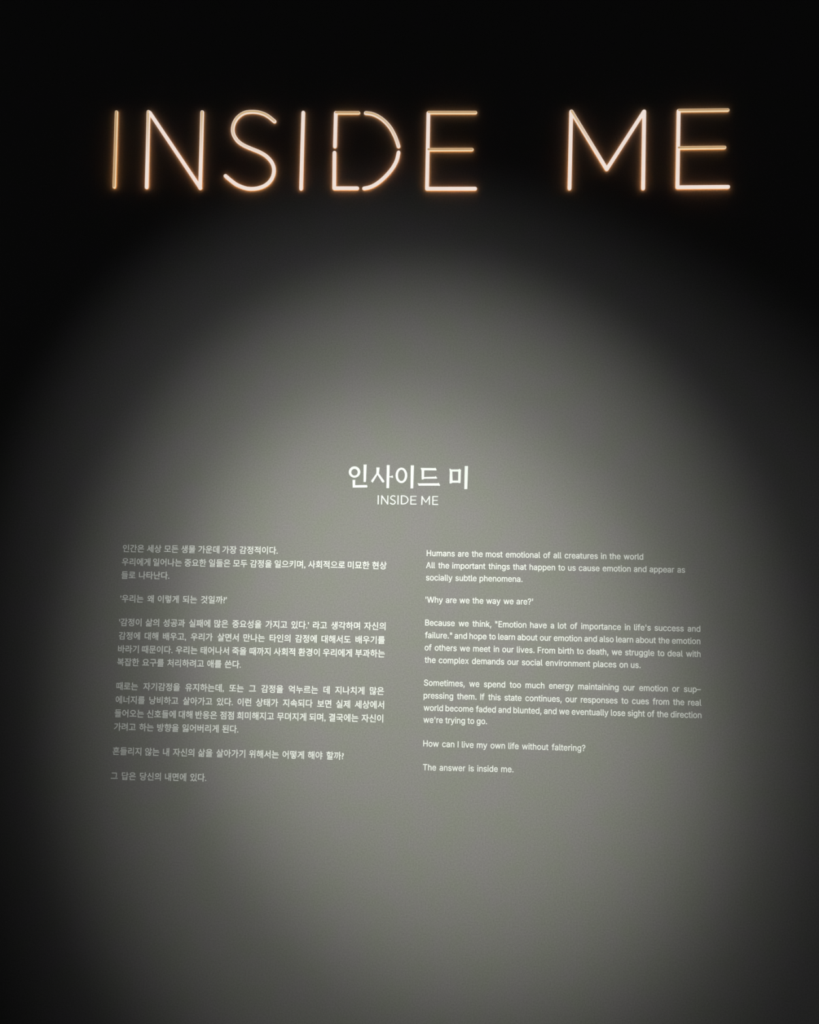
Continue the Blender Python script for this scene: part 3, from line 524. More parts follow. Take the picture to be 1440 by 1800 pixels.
    '모': (920, [[689,685,689,392,227,392,227,685],[146,752,146,326,417,326,417,107,50,107,50,38,870,38,870,107,499,107,499,326,770,326,770,752]]),
    '묘': (920, [[689,687,689,394,227,394,227,687],[146,754,146,328,272,328,272,106,50,106,50,37,870,37,870,106,645,106,645,328,770,328,770,754],[354,106,354,328,564,328,564,106]]),
    '무': (920, [[154,777,154,424,764,424,764,777],[682,710,682,490,235,490,235,710],[49,302,49,234,416,234,416,-77,498,-77,498,234,869,234,869,302]]),
    '문': (920, [[155,784,155,467,762,467,762,784],[681,718,681,533,236,533,236,718],[49,365,49,297,424,297,424,114,506,114,506,297,869,297,869,365],[153,201,153,-58,778,-58,778,10,236,10,236,201]]),
    '물': (920, [[156,797,156,521,761,521,761,797],[679,731,679,587,237,587,237,731],[151,-3,151,-68,789,-68,789,-3,232,-3,232,87,762,87,762,291,499,291,499,379,867,379,867,446,50,446,50,379,416,379,416,291,149,291,149,227,681,227,681,148,151,148]]),
    '미': (920, [[101,738,101,149,517,149,517,738],[437,672,437,216,183,216,183,672],[707,827,707,-79,790,-79,790,827]]),
    '바': (920, [[86,750,86,139,507,139,507,750,425,750,425,512,168,512,168,750],[168,446,425,446,425,208,168,208],[662,827,662,-78,745,-78,745,400,893,400,893,471,745,471,745,827]]),
    '반': (920, [[87,761,87,314,506,314,506,761,424,761,424,610,169,610,169,761],[169,545,424,545,424,381,169,381],[669,826,669,162,752,162,752,484,885,484,885,553,752,553,752,826],[189,226,189,-58,792,-58,792,10,271,10,271,226]]),
    '방': (920, [[464,259,305,239,202,182,166,92,202,1,305,-57,464,-77,623,-57,724,1,760,92,724,182,623,239],[464,193,579,181,653,147,679,92,653,36,579,1,464,-11,348,1,274,36,248,92,274,147,348,181],[87,770,87,353,506,353,506,770,424,770,424,634,169,634,169,770],[169,568,424,568,424,420,169,420],[669,827,669,284,752,284,752,530,885,530,885,600,752,600,752,827]]),
    '배': (920, [[82,741,82,148,428,148,428,741,351,741,351,521,161,521,161,741],[161,454,351,454,351,216,161,216],[538,808,538,-32,617,-32,617,400,739,400,739,-78,819,-78,819,827,739,827,739,469,617,469,617,808]]),
    '버': (920, [[169,455,420,455,420,217,169,217],[86,756,86,149,501,149,501,423,712,423,712,-79,794,-79,794,827,712,827,712,491,501,491,501,756,420,756,420,521,169,521,169,756]]),
    '보': (920, [[229,534,689,534,689,368,229,368],[146,763,146,300,417,300,417,106,50,106,50,37,870,37,870,106,499,106,499,300,771,300,771,763,689,763,689,602,229,602,229,763]]),
    '복': (920, [[141,204,141,137,683,137,683,-78,766,-78,766,204],[240,639,678,639,678,534,240,534],[158,806,158,467,417,467,417,360,50,360,50,292,867,292,867,360,500,360,500,467,760,467,760,806,678,806,678,703,240,703,240,806]]),
    '부': (920, [[153,790,153,399,765,399,765,790,682,790,682,666,235,666,235,790],[235,599,682,599,682,467,235,467],[49,291,49,224,416,224,416,-78,498,-78,498,224,869,224,869,291]]),
    '비': (920, [[707,827,707,-79,790,-79,790,827],[101,750,101,139,527,139,527,750,445,750,445,512,184,512,184,750],[184,446,445,446,445,208,184,208]]),
    '사': (920, [[271,749,271,587,240,423,156,279,37,182,88,115,183,187,260,290,313,415,366,298,441,201,532,133,583,199,466,292,384,430,353,587,353,749],[662,827,662,-78,745,-78,745,390,893,390,893,461,745,461,745,827]]),
    '살': (920, [[271,796,271,725,243,599,164,498,45,431,86,364,185,416,262,491,314,585,365,503,439,437,531,392,574,456,458,518,381,611,353,726,353,796],[669,827,669,355,752,355,752,561,885,561,885,630,752,630,752,827],[180,-1,180,-68,784,-68,784,-1,261,-1,261,97,752,97,752,314,178,314,178,248,670,248,670,159,180,159]]),
    '삶': (920, [[468,298,468,-70,752,-70,752,298],[679,236,679,-8,541,-8,541,236],[271,791,271,717,243,589,164,485,44,417,86,350,185,403,262,480,315,576,366,492,438,425,530,379,575,444,458,507,381,602,353,719,353,791],[669,827,669,345,752,345,752,560,885,560,885,628,752,628,752,827],[129,-6,129,-70,177,-70,321,-68,440,-53,432,11,329,-3,210,-6,210,91,413,91,413,298,127,298,127,235,333,235,333,152,129,152]]),
    '상': (920, [[464,254,305,234,202,178,166,89,202,0,305,-57,464,-76,623,-57,724,0,760,89,724,178,623,234],[464,188,579,176,653,142,679,89,653,35,579,2,464,-10,348,2,274,35,248,89,274,142,348,176],[270,780,270,688,242,557,165,449,46,377,90,311,186,365,262,443,313,540,364,454,437,385,528,336,572,401,457,466,380,564,352,681,352,780],[669,827,669,278,752,278,752,523,885,523,885,593,752,593,752,827]]),
    '생': (920, [[515,248,354,229,250,173,213,86,250,-1,354,-57,515,-76,676,-57,780,-1,817,86,780,173,676,229],[515,184,632,172,707,139,734,86,707,33,632,0,515,-12,398,0,322,33,295,86,322,139,398,172],[239,770,239,649,216,546,152,449,50,378,95,314,175,364,237,433,280,515,321,442,381,382,458,339,502,403,403,464,341,551,319,649,319,770],[539,809,539,297,617,297,617,516,733,516,733,268,812,268,812,826,733,826,733,584,617,584,617,809]]),
    '서': (920, [[712,827,712,520,502,520,502,452,712,452,712,-79,794,-79,794,827],[283,749,283,587,252,422,169,278,49,180,101,113,196,186,273,290,326,416,379,297,455,199,550,129,600,196,481,288,398,427,367,587,367,749]]),
    '성': (920, [[496,265,335,245,231,186,195,94,231,2,335,-56,496,-76,657,-56,761,2,797,94,761,186,657,245],[496,199,613,186,688,151,715,94,688,38,613,3,496,-10,379,3,304,38,277,94,304,151,379,186],[278,776,278,683,250,552,170,445,49,374,93,307,192,361,269,440,321,538,372,452,444,382,536,334,581,399,465,465,388,565,360,686,360,776],[514,636,514,567,711,567,711,292,794,292,794,827,711,827,711,636]]),
    '세': (920, [[739,827,739,-78,819,-78,819,827],[555,808,555,503,406,503,406,434,555,434,555,-32,633,-32,633,808],[238,742,238,569,214,415,146,279,40,179,92,117,173,186,236,281,279,393,320,290,380,202,457,137,504,201,403,297,340,428,318,572,318,742]]),
    '속': (920, [[141,217,141,151,683,151,683,-78,766,-78,766,217],[417,511,417,373,50,373,50,305,869,305,869,373,499,373,499,511],[416,813,416,772,370,661,253,575,99,529,130,463,264,502,379,569,458,661,538,569,652,502,785,463,817,529,663,575,546,661,500,772,500,813]]),
    '신': (920, [[708,826,708,163,791,163,791,826],[210,224,210,-58,819,-58,819,10,293,10,293,224],[285,776,285,685,257,550,178,436,59,359,103,293,199,350,276,432,328,533,381,438,456,363,551,310,594,376,476,448,398,555,369,685,369,776]]),
    '실': (920, [[708,827,708,359,790,359,790,827],[209,-1,209,-68,822,-68,822,-1,289,-1,289,95,791,95,791,313,206,313,206,247,709,247,709,158,209,158],[285,801,285,732,256,607,176,502,56,433,98,367,196,420,274,496,328,591,382,503,459,432,556,384,597,449,478,514,398,612,369,732,369,801]]),
    '쓴': (920, [[50,359,50,291,869,291,869,359],[590,797,590,714,575,640,531,567,458,507,385,569,340,642,325,714,325,797,243,797,243,714,224,633,166,555,72,496,113,436,188,478,245,535,284,601,322,530,380,470,458,425,536,468,594,528,632,598,671,531,728,476,804,435,844,496,750,551,692,628,673,714,673,797],[153,209,153,-58,780,-58,780,10,236,10,236,209]]),
    '아': (920, [[290,757,172,718,92,609,63,442,92,274,172,165,290,126,408,165,488,274,517,442,488,609,408,718],[290,683,367,653,419,569,438,442,419,314,367,230,290,200,213,230,161,314,142,442,161,569,213,653],[662,827,662,-78,745,-78,745,396,893,396,893,466,745,466,745,827]]),
    '않': (920, [[300,776,180,749,97,675,66,567,97,458,180,385,300,358,420,385,503,458,533,567,503,675,420,749],[300,707,378,689,433,639,453,567,433,494,378,444,300,426,222,444,167,494,147,567,167,639,222,689],[614,179,526,163,468,119,446,51,468,-17,526,-60,614,-76,701,-60,759,-17,781,51,759,119,701,163],[614,119,662,110,695,87,707,51,695,15,662,-8,614,-17,565,-8,532,15,520,51,532,87,565,110],[669,827,669,376,752,376,752,555,885,555,885,624,752,624,752,827],[144,278,144,-54,188,-54,294,-48,419,-21,406,45,312,23,225,15,225,278],[574,353,574,273,387,273,387,210,840,210,840,273,655,273,655,353]]),
    '애': (920, [[253,751,152,712,85,604,61,437,85,269,152,160,253,121,356,160,423,269,447,437,423,604,356,712],[253,674,315,645,356,563,370,437,356,310,315,228,253,199,192,228,152,310,138,437,152,563,192,645],[538,808,538,-32,617,-32,617,400,739,400,739,-78,819,-78,819,827,739,827,739,469,617,469,617,808]]),
    '야': (920, [[290,757,172,718,92,609,63,442,92,274,172,165,290,126,408,165,488,274,517,442,488,609,408,718],[290,683,367,653,419,569,438,442,419,314,367,230,290,200,213,230,161,314,142,442,161,569,213,653],[662,827,662,-78,745,-78,745,261,889,261,889,330,745,330,745,530,889,530,889,600,745,600,745,827]]),
    '어': (920, [[291,683,368,653,419,569,438,442,419,314,368,230,291,200,215,230,164,314,145,442,164,569,215,653],[712,827,712,482,515,482,479,628,401,723,291,757,174,718,95,609,66,442,95,274,174,165,291,126,403,162,481,261,515,415,712,415,712,-79,794,-79,794,827]]),
    '억': (920, [[190,243,190,176,711,176,711,-79,794,-79,794,243],[297,705,375,686,430,635,450,559,430,482,375,431,297,412,218,431,163,482,143,559,163,635,218,686],[297,776,177,748,95,672,64,559,95,446,177,369,297,341,407,364,487,428,527,525,711,525,711,294,794,294,794,827,711,827,711,594,526,594,486,689,406,753]]),
    '에': (920, [[739,827,739,-78,819,-78,819,827],[253,674,315,645,356,563,370,437,356,310,315,228,253,199,192,228,152,310,138,437,152,563,192,645],[253,751,152,712,85,604,61,437,85,269,152,160,253,121,351,156,418,254,446,407,559,407,559,-32,638,-32,638,808,559,808,559,475,446,475,416,623,350,717]]),
    '오': (920, [[458,701,587,680,674,620,707,531,674,440,587,381,458,360,330,381,243,440,210,531,243,620,330,680],[50,107,50,38,870,38,870,107,499,107,499,295,649,332,750,413,787,531,744,656,628,738,458,768,289,738,173,656,130,531,167,413,267,332,417,295,417,107]]),
    '왜': (920, [[271,674,338,658,384,614,401,549,384,483,338,440,271,424,204,440,158,483,141,549,158,614,204,658],[271,741,165,717,92,649,66,549,87,457,145,392,232,358,232,206,39,203,50,134,270,140,509,165,503,226,311,209,311,358,398,392,456,458,477,549,450,649,378,717],[545,807,545,-30,623,-30,623,382,731,382,731,-78,810,-78,810,827,731,827,731,451,623,451,623,807]]),
    '요': (920, [[458,704,587,683,675,625,707,537,675,449,587,391,458,370,329,391,242,449,210,537,242,625,329,683],[458,770,288,741,173,660,130,537,145,462,186,399,251,351,251,107,50,107,50,38,870,38,870,107,668,107,668,352,732,400,773,462,787,537,744,660,629,741],[333,107,333,320,393,309,458,305,525,309,585,320,585,107]]),
    '우': (920, [[457,791,292,767,181,698,141,592,181,487,292,418,457,394,623,418,734,487,774,592,734,698,623,767],[457,724,579,708,660,662,689,592,660,522,579,477,457,461,336,477,255,522,226,592,255,662,336,708],[49,309,49,240,416,240,416,-78,498,-78,498,240,869,240,869,309]]),
    '운': (920, [[458,804,291,782,181,719,141,622,181,525,291,463,458,441,626,463,735,525,775,622,735,719,626,782],[458,737,579,723,658,683,687,622,658,562,579,523,458,509,338,523,258,562,229,622,258,683,338,723],[49,368,49,300,424,300,424,117,508,117,508,300,869,300,869,368],[154,206,154,-58,778,-58,778,11,237,11,237,206]]),
    '위': (920, [[345,784,226,760,145,696,115,598,145,501,226,436,345,412,465,436,546,501,576,598,546,696,465,760],[345,716,424,701,477,660,497,598,477,537,424,496,345,481,267,496,215,537,195,598,215,660,267,701],[709,826,709,-78,791,-78,791,826],[59,266,309,271,309,-50,392,-50,392,276,521,288,650,307,644,369,335,341,48,336]]),
    '유': (920, [[457,791,292,767,181,698,141,593,181,489,292,421,457,397,623,421,734,489,774,593,734,698,623,767],[457,724,579,708,660,663,689,593,660,524,579,480,457,464,336,480,255,524,226,593,255,663,336,708],[49,312,49,244,260,244,260,-78,345,-78,345,244,571,244,571,-78,655,-78,655,244,869,244,869,312]]),
    '으': (920, [[458,769,290,738,173,651,130,520,173,388,290,301,458,270,627,301,743,388,787,520,743,651,627,738],[458,702,586,679,674,615,707,520,674,424,586,361,458,338,330,361,242,424,209,520,242,615,330,679],[50,111,50,42,870,42,870,111]]),
    '은': (920, [[50,351,50,284,867,284,867,351],[458,796,289,774,179,713,140,616,179,519,289,457,458,435,627,457,737,519,776,616,737,713,627,774],[458,729,582,715,662,676,691,616,662,555,582,517,458,503,334,517,254,555,225,616,254,676,334,715],[155,204,155,-58,776,-58,776,10,238,10,238,204]]),
    '을': (920, [[458,811,287,793,178,740,140,655,178,569,287,516,458,498,629,516,738,569,776,655,738,740,629,793],[458,749,584,738,663,706,691,655,663,604,584,572,458,561,333,572,253,604,226,655,253,706,333,738],[50,437,50,370,867,370,867,437],[151,-3,151,-68,789,-68,789,-3,232,-3,232,89,762,89,762,293,149,293,149,230,681,230,681,150,151,150]]),
    '응': (920, [[50,387,50,320,867,320,867,387],[458,245,291,226,185,172,148,84,185,-4,291,-59,458,-78,624,-59,730,-4,767,84,730,172,624,226],[458,181,579,170,657,137,684,84,657,31,579,-2,458,-13,336,-2,259,31,232,84,259,137,336,170],[458,804,289,783,179,724,140,632,179,539,289,481,458,460,627,481,737,539,776,632,737,724,627,783],[458,738,582,725,662,689,691,632,662,575,582,539,458,526,334,539,254,575,225,632,254,689,334,725]]),
    '의': (920, [[343,761,217,734,132,659,100,548,132,437,217,362,343,335,468,362,554,437,585,548,554,659,468,734],[343,689,426,671,483,622,504,548,483,474,426,425,343,407,260,425,203,474,182,548,203,622,260,671],[704,827,704,-79,787,-79,787,827],[66,119,343,124,652,159,645,220,338,193,55,189]]),
    '이': (920, [[707,827,707,-79,790,-79,790,827],[313,757,194,718,113,609,83,442,113,274,194,165,313,126,431,165,512,274,542,442,512,609,431,718],[313,683,391,653,443,569,462,442,443,314,391,230,313,200,235,230,182,314,163,442,182,569,235,653]]),
    '인': (920, [[708,826,708,166,791,166,791,826],[306,763,185,734,101,656,70,541,101,425,185,347,306,318,427,347,511,425,542,541,511,656,427,734],[306,691,385,672,440,619,461,541,440,463,385,410,306,391,227,410,172,463,151,541,172,619,227,672],[210,233,210,-58,819,-58,819,10,293,10,293,233]]),
    '일': (920, [[304,794,183,768,101,698,70,593,101,489,183,419,304,393,424,419,507,489,537,593,507,698,424,768],[304,725,383,708,437,662,457,593,437,524,383,478,304,461,225,478,171,524,151,593,171,662,225,708],[708,827,708,364,791,364,791,827],[209,1,209,-66,822,-66,822,1,289,1,289,100,791,100,791,319,206,319,206,253,709,253,709,162,209,162]]),
    '잃': (920, [[708,827,708,370,790,370,790,827],[660,173,580,158,525,114,504,49,525,-18,580,-61,660,-76,741,-61,796,-18,817,49,796,114,741,158],[660,113,704,105,734,83,745,49,734,14,704,-9,660,-17,616,-9,586,14,575,49,586,83,616,105],[304,794,183,768,101,698,70,593,101,489,183,419,304,393,424,419,507,489,537,593,507,698,424,768],[304,725,383,708,437,662,457,593,437,524,383,478,304,461,225,478,171,524,151,593,171,662,225,708],[156,0,156,-64,203,-64,352,-61,472,-45,464,17,359,3,234,0,234,100,434,100,434,313,153,313,153,250,354,250,354,160,156,160],[621,355,621,272,468,272,468,209,854,209,854,272,702,272,702,355]]),
    '있': (920, [[708,826,708,310,791,310,791,826],[306,774,184,747,101,673,70,562,101,452,184,379,306,352,428,379,511,452,542,562,511,673,428,747],[306,704,386,686,441,636,461,562,441,489,386,439,306,421,226,439,171,489,151,562,171,636,226,686],[610,270,610,222,595,147,552,71,481,8,411,67,369,142,355,222,355,270,275,270,275,222,253,134,192,54,94,-4,135,-65,213,-24,272,33,314,102,350,31,407,-29,483,-73,557,-28,612,34,649,105,690,34,751,-24,831,-65,872,-4,774,51,712,130,691,222,691,270]]),
    '자': (920, [[67,734,67,665,273,665,273,551,240,396,154,257,35,162,84,96,180,168,259,271,315,395,369,281,446,185,540,118,587,184,469,275,386,406,355,551,355,665,555,665,555,734],[662,827,662,-78,745,-78,745,392,893,392,893,462,745,462,745,827]]),
    '잡': (920, [[182,288,182,-66,752,-66,752,288,669,288,669,179,264,179,264,288],[264,113,669,113,669,2,264,2],[70,767,70,699,272,699,272,669,243,550,164,452,44,387,86,321,185,371,262,444,314,535,366,452,441,386,536,340,575,405,459,467,382,559,355,670,355,699,554,699,554,767],[669,827,669,331,752,331,752,549,885,549,885,618,752,618,752,827]]),
    '장': (920, [[464,257,305,237,202,181,166,91,202,1,305,-56,464,-76,623,-56,724,1,760,91,724,181,623,237],[464,191,579,179,653,145,679,91,653,36,579,2,464,-10,348,2,274,36,248,91,274,145,348,179],[71,760,71,692,273,692,273,656,244,533,165,431,46,363,88,297,187,349,264,424,316,519,367,436,441,370,535,324,574,389,459,452,383,545,356,657,356,692,555,692,555,760],[669,827,669,282,752,282,752,528,885,528,885,597,752,597,752,827]]),
    '적': (920, [[190,237,190,169,711,169,711,-78,794,-78,794,237],[79,765,79,697,280,697,280,661,251,539,171,435,53,366,96,300,194,353,271,430,324,525,375,439,448,369,541,321,583,386,468,452,392,549,364,662,364,697,562,697,562,765],[711,827,711,591,534,591,534,522,711,522,711,286,794,286,794,827]]),
    '점': (920, [[207,253,207,-66,794,-66,794,253],[713,187,713,2,289,2,289,187],[711,827,711,601,532,601,532,532,711,532,711,298,794,298,794,827],[79,769,79,701,280,701,280,668,251,545,171,441,53,372,96,306,194,359,271,436,323,531,374,445,448,375,541,326,583,392,468,459,392,555,364,668,364,701,562,701,562,769]]),
    '정': (920, [[496,260,335,240,231,182,195,91,231,0,335,-57,496,-77,657,-57,761,0,797,91,761,182,657,240],[496,195,613,183,688,147,715,91,688,35,613,0,496,-12,379,0,304,35,277,91,304,147,379,183],[711,827,711,592,533,592,533,523,711,523,711,288,794,288,794,827],[79,761,79,693,280,693,280,662,251,538,172,433,53,362,96,296,194,350,271,428,324,525,375,439,449,370,541,321,583,387,468,453,392,550,364,663,364,693,562,693,562,761]]),
    '제': (920, [[738,827,738,-78,817,-78,817,827],[557,806,557,502,408,502,408,434,557,434,557,-31,635,-31,635,806],[64,721,64,653,235,653,235,571,212,409,145,267,39,165,90,103,171,174,234,272,276,388,318,281,378,191,457,124,507,186,402,283,337,417,315,571,315,653,477,653,477,721]]),
    '죽': (920, [[141,216,141,148,683,148,683,-78,766,-78,766,216,499,216,499,333,869,333,869,401,50,401,50,333,417,333,417,216],[125,790,125,723,405,723,358,631,246,561,96,524,126,458,268,492,384,556,458,644,534,556,650,492,791,458,822,524,671,561,559,631,512,723,793,723,793,790]]),
    '중': (920, [[458,177,579,166,657,134,684,83,657,32,579,-1,458,-12,336,-1,259,32,232,83,259,134,336,166],[50,404,50,336,417,336,417,241,272,218,180,164,148,83,185,-4,291,-57,458,-76,624,-57,730,-4,767,83,735,164,643,218,499,241,499,336,867,336,867,404],[125,785,125,718,405,718,357,627,244,560,96,524,125,458,267,492,384,554,458,642,534,554,650,492,792,458,822,524,673,560,560,627,512,718,793,718,793,785]]),
    '지': (920, [[707,827,707,-78,790,-78,790,827],[79,734,79,665,289,665,289,551,256,395,170,256,50,162,98,96,195,167,276,270,332,394,389,278,469,184,568,118,614,184,492,271,406,401,373,551,373,665,584,665,584,734]]),
    '처': (920, [[517,464,517,396,711,396,711,-79,794,-79,794,827,711,827,711,464],[280,810,280,670,76,670,76,603,280,603,280,534,250,382,170,251,52,161,98,97,193,164,269,260,322,377,375,266,453,176,548,113,594,177,475,264,393,389,362,534,362,603,563,603,563,670,363,670,363,810]]),
    '치': (920, [[707,827,707,-78,790,-78,790,827],[300,810,300,670,91,670,91,603,301,603,301,534,270,381,187,250,67,161,113,97,210,163,289,259,343,376,399,265,478,176,574,113,620,177,499,262,414,387,383,534,383,603,589,603,589,670,383,670,383,810]]),
    '키': (920, [[709,827,709,-78,792,-78,792,827],[117,733,117,665,449,665,439,585,420,508,71,484,85,411,394,440,321,325,214,223,68,135,113,70,366,255,495,480,531,733]]),
    '타': (920, [[89,745,89,140,160,140,384,146,586,169,578,237,385,214,172,208,172,424,490,424,490,491,172,491,172,676,510,676,510,745],[662,827,662,-78,745,-78,745,394,893,394,893,464,745,464,745,827]]),
    '태': (920, [[86,723,86,145,144,145,328,150,482,169,474,238,332,220,165,215,165,418,428,418,428,484,165,484,165,656,442,656,442,723],[540,808,540,-32,619,-32,619,396,739,396,739,-78,819,-78,819,827,739,827,739,464,619,464,619,808]]),
    '패': (920, [[542,807,542,-31,621,-31,621,394,739,394,739,-78,819,-78,819,827,739,827,739,463,621,463,621,807],[50,145,266,150,499,176,494,237,400,227,400,645,477,645,477,713,59,713,59,645,136,645,136,216,40,215],[212,645,324,645,324,222,212,217]]),
    '하': (920, [[316,540,202,513,124,440,95,332,124,223,202,151,316,124,429,151,507,223,536,332,507,440,429,513],[316,471,389,453,438,404,457,332,438,260,389,211,316,193,243,211,193,260,174,332,193,404,243,453],[663,827,663,-78,745,-78,745,386,893,386,893,455,745,455,745,827],[273,816,273,682,45,682,45,614,578,614,578,682,356,682,356,816]]),
    '한': (920, [[319,600,205,579,130,520,102,431,130,342,205,284,319,263,432,284,507,342,535,431,507,520,432,579],[319,535,391,522,439,486,456,431,439,376,391,341,319,328,247,341,199,376,182,431,199,486,247,522],[669,826,669,148,752,148,752,460,885,460,885,529,752,529,752,826],[278,826,278,716,52,716,52,649,586,649,586,716,361,716,361,826],[189,202,189,-58,792,-58,792,10,271,10,271,202]]),
    '할': (920, [[319,640,205,622,129,571,102,492,129,413,205,362,319,344,433,362,508,413,535,492,508,571,433,622],[319,579,391,568,439,538,456,492,439,445,391,416,319,405,247,416,199,445,182,492,199,538,247,568],[669,830,669,330,752,330,752,543,886,543,886,612,752,612,752,830],[180,-4,180,-68,784,-68,784,-4,261,-4,261,82,752,82,752,284,178,284,178,222,670,222,670,142,180,142],[278,836,278,745,52,745,52,680,586,680,586,745,361,745,361,836]]),
    '해': (920, [[273,544,173,517,104,445,79,338,104,230,173,158,273,131,374,158,442,230,467,338,442,445,374,517],[273,474,335,456,377,408,393,338,377,267,335,219,273,202,211,219,169,267,153,338,169,408,211,456],[232,800,232,672,48,672,48,604,497,604,497,672,314,672,314,800],[542,806,542,-34,620,-34,620,378,736,378,736,-78,815,-78,815,827,736,827,736,446,620,446,620,806]]),
    '향': (920, [[468,237,310,218,209,165,173,80,209,-4,310,-57,468,-76,625,-57,726,-4,762,80,726,165,625,218],[468,172,582,161,654,130,680,80,654,30,582,-1,468,-12,354,-1,281,30,255,80,281,130,354,161],[319,613,205,593,129,538,102,453,129,369,205,314,319,294,432,314,508,369,535,453,508,538,432,593],[319,550,391,538,439,504,456,453,439,402,391,369,319,357,247,369,199,402,182,453,199,504,247,538],[669,827,669,244,752,244,752,409,883,409,883,478,752,478,752,602,883,602,883,671,752,671,752,827],[278,834,278,725,52,725,52,659,586,659,586,725,361,725,361,834]]),
    '현': (920, [[307,600,201,578,129,518,103,427,129,336,201,276,307,254,414,276,486,336,512,427,486,518,414,578],[307,534,373,520,418,483,434,427,418,370,373,333,307,319,241,333,197,370,181,427,197,483,241,520],[558,396,558,329,711,329,711,136,794,136,794,826,711,826,711,586,558,586,558,518,711,518,711,396],[267,827,267,716,51,716,51,649,558,649,558,716,349,716,349,827],[213,196,213,-58,815,-58,815,10,296,10,296,196]]),
    '호': (920, [[458,500,571,487,644,451,670,394,644,337,571,301,458,288,344,301,272,337,246,394,272,451,344,487],[417,812,417,694,90,694,90,626,825,626,825,694,499,694,499,812],[458,566,300,545,198,487,162,394,193,307,280,248,417,222,417,96,50,96,50,28,870,28,870,96,499,96,499,222,635,248,723,307,754,394,718,487,616,545]]),
    '환': (920, [[327,580,397,570,443,542,459,499,443,456,397,429,327,419,257,429,211,456,195,499,211,542,257,570],[668,827,668,119,751,119,751,442,883,442,883,511,751,511,751,827],[179,166,179,-58,783,-58,783,10,262,10,262,166],[327,638,216,621,142,574,116,499,137,431,196,385,287,362,287,294,45,290,55,223,325,230,620,263,614,322,493,307,369,298,369,362,459,386,517,432,538,499,512,574,438,621],[287,830,287,739,68,739,68,676,587,676,587,739,369,739,369,830]]),
    '회': (920, [[704,827,704,-78,787,-78,787,827],[348,533,421,520,469,484,487,430,469,376,421,341,348,328,276,341,228,376,210,430,228,484,276,520],[348,598,235,577,159,518,132,430,154,350,215,294,308,265,308,168,55,164,67,94,347,100,652,130,646,192,520,179,391,171,391,266,483,295,544,351,566,430,538,518,462,577],[308,826,308,716,74,716,74,649,623,649,623,716,391,716,391,826]]),
    '흔': (920, [[50,299,50,233,867,233,867,299],[458,637,300,621,201,574,166,498,201,422,300,375,458,359,616,375,715,422,750,498,715,574,616,621],[458,577,571,568,642,541,666,498,642,455,571,429,458,420,345,429,274,455,250,498,274,541,345,568],[155,168,155,-58,776,-58,776,9,238,9,238,168],[417,837,417,742,93,742,93,678,820,678,820,742,500,742,500,837]]),
    '희': (920, [[704,827,704,-78,787,-78,787,827],[67,99,346,104,652,135,646,196,342,174,55,170],[349,588,237,567,162,508,134,418,162,329,237,269,349,248,462,269,537,329,565,418,537,508,462,567],[349,523,421,510,468,473,486,418,468,363,421,326,349,313,277,326,230,363,212,418,230,473,277,510],[307,817,307,705,74,705,74,638,623,638,623,705,391,705,391,817]]),
}
# ------------------------------------------------------------------ the room
WALL_Y = 0.0
box('wall_back', (-4.0, WALL_Y, 0.0), (4.0, 0.15, 3.6), M_WALL)
box('floor', (-4.0, -5.0, -0.1), (4.0, 0.15, 0.0), M_FLOOR)
box('ceiling', (-4.0, -5.0, 3.6), (4.0, 0.15, 3.7), M_CEIL)
bb = box('baseboard_back', (-4.0, -0.012, 0.0), (4.0, 0.0, 0.09), M_CEIL)

# ------------------------------------------------------------------ illuminated letters
HALF = 0.0041          # half the width of a lit stroke
RINGS = ((1.0, 0.0016), (1.0, 0.0030), (0.86, 0.0043), (0.55, 0.0050))


def stroke_outline(pts):
    """points with their outward in-plane direction, once round the stroke, with round ends"""
    pts = [Vector((x, z)) for x, z in pts]
    n = len(pts)
    tan = []
    for i in range(n):
        a = pts[max(i - 1, 0)]; b = pts[min(i + 1, n - 1)]
        tan.append((b - a).normalized())
    loop = []
    for i in range(n):
        t = tan[i]; loop.append((pts[i], Vector((-t.y, t.x))))
    def cap(p, d):
        for k in range(1, 6):
            a = -math.pi * k / 6
            loop.append((p, Vector((d.x * math.cos(a) - d.y * math.sin(a), d.x * math.sin(a) + d.y * math.cos(a)))))
    cap(pts[-1], Vector((-tan[-1].y, tan[-1].x)))
    for i in reversed(range(n)):
        t = tan[i]; loop.append((pts[i], Vector((t.y, -t.x))))
    cap(pts[0], Vector((tan[0].y, -tan[0].x)))
    return loop, n


def lit_stroke(pts, origin, face, lift):
    half = HALF * (0.86 if face == 'tan' else 1.0)
    loop, n = stroke_outline(pts)
    me = bpy.data.meshes.new('lit_tube')
    verts, faces, mi = [], [], []
    for r, h in RINGS:
        for p, d in loop:
            q = p + d * (r * half)
            verts.append((q.x - origin[0], -(h + lift), q.y - origin[2]))
    m = len(loop)
    for k in range(len(RINGS) - 1):
        for i in range(m):
            j = (i + 1) % m
            faces.append((k * m + i, k * m + j, (k + 1) * m + j, (k + 1) * m + i)); mi.append(2 if k == 0 else 0)
    base = (len(RINGS) - 1) * m
    for i in range(n - 1):                       # the front face, left side to right side
        faces.append((base + i, base + i + 1, base + 2 * n + 5 - 2 - i, base + 2 * n + 5 - 1 - i)); mi.append(1)
    faces.append(tuple(base + i for i in range(n - 1, n + 6))); mi.append(1)
    faces.append(tuple(base + (i % m) for i in range(m - 6, m + 1))); mi.append(1)
    me.from_pydata(verts, [], faces)
    me.polygons.foreach_set('material_index', mi)
    me.update()
    # glowing base added behind the tube to cast the halo on the wall
    bme = bpy.data.meshes.new('added_halo_glow')
    bv, bf = [], []
    for h in (0.0, 0.0016):
        for p, d in loop:
            q = p + d * (half * 0.62)
            bv.append((q.x - origin[0], -h, q.y - origin[2]))
    for i in range(m):
        j = (i + 1) % m
        bf.append((i, j, m + j, m + i))
    bme.from_pydata(bv, [], bf)
    return me, bme


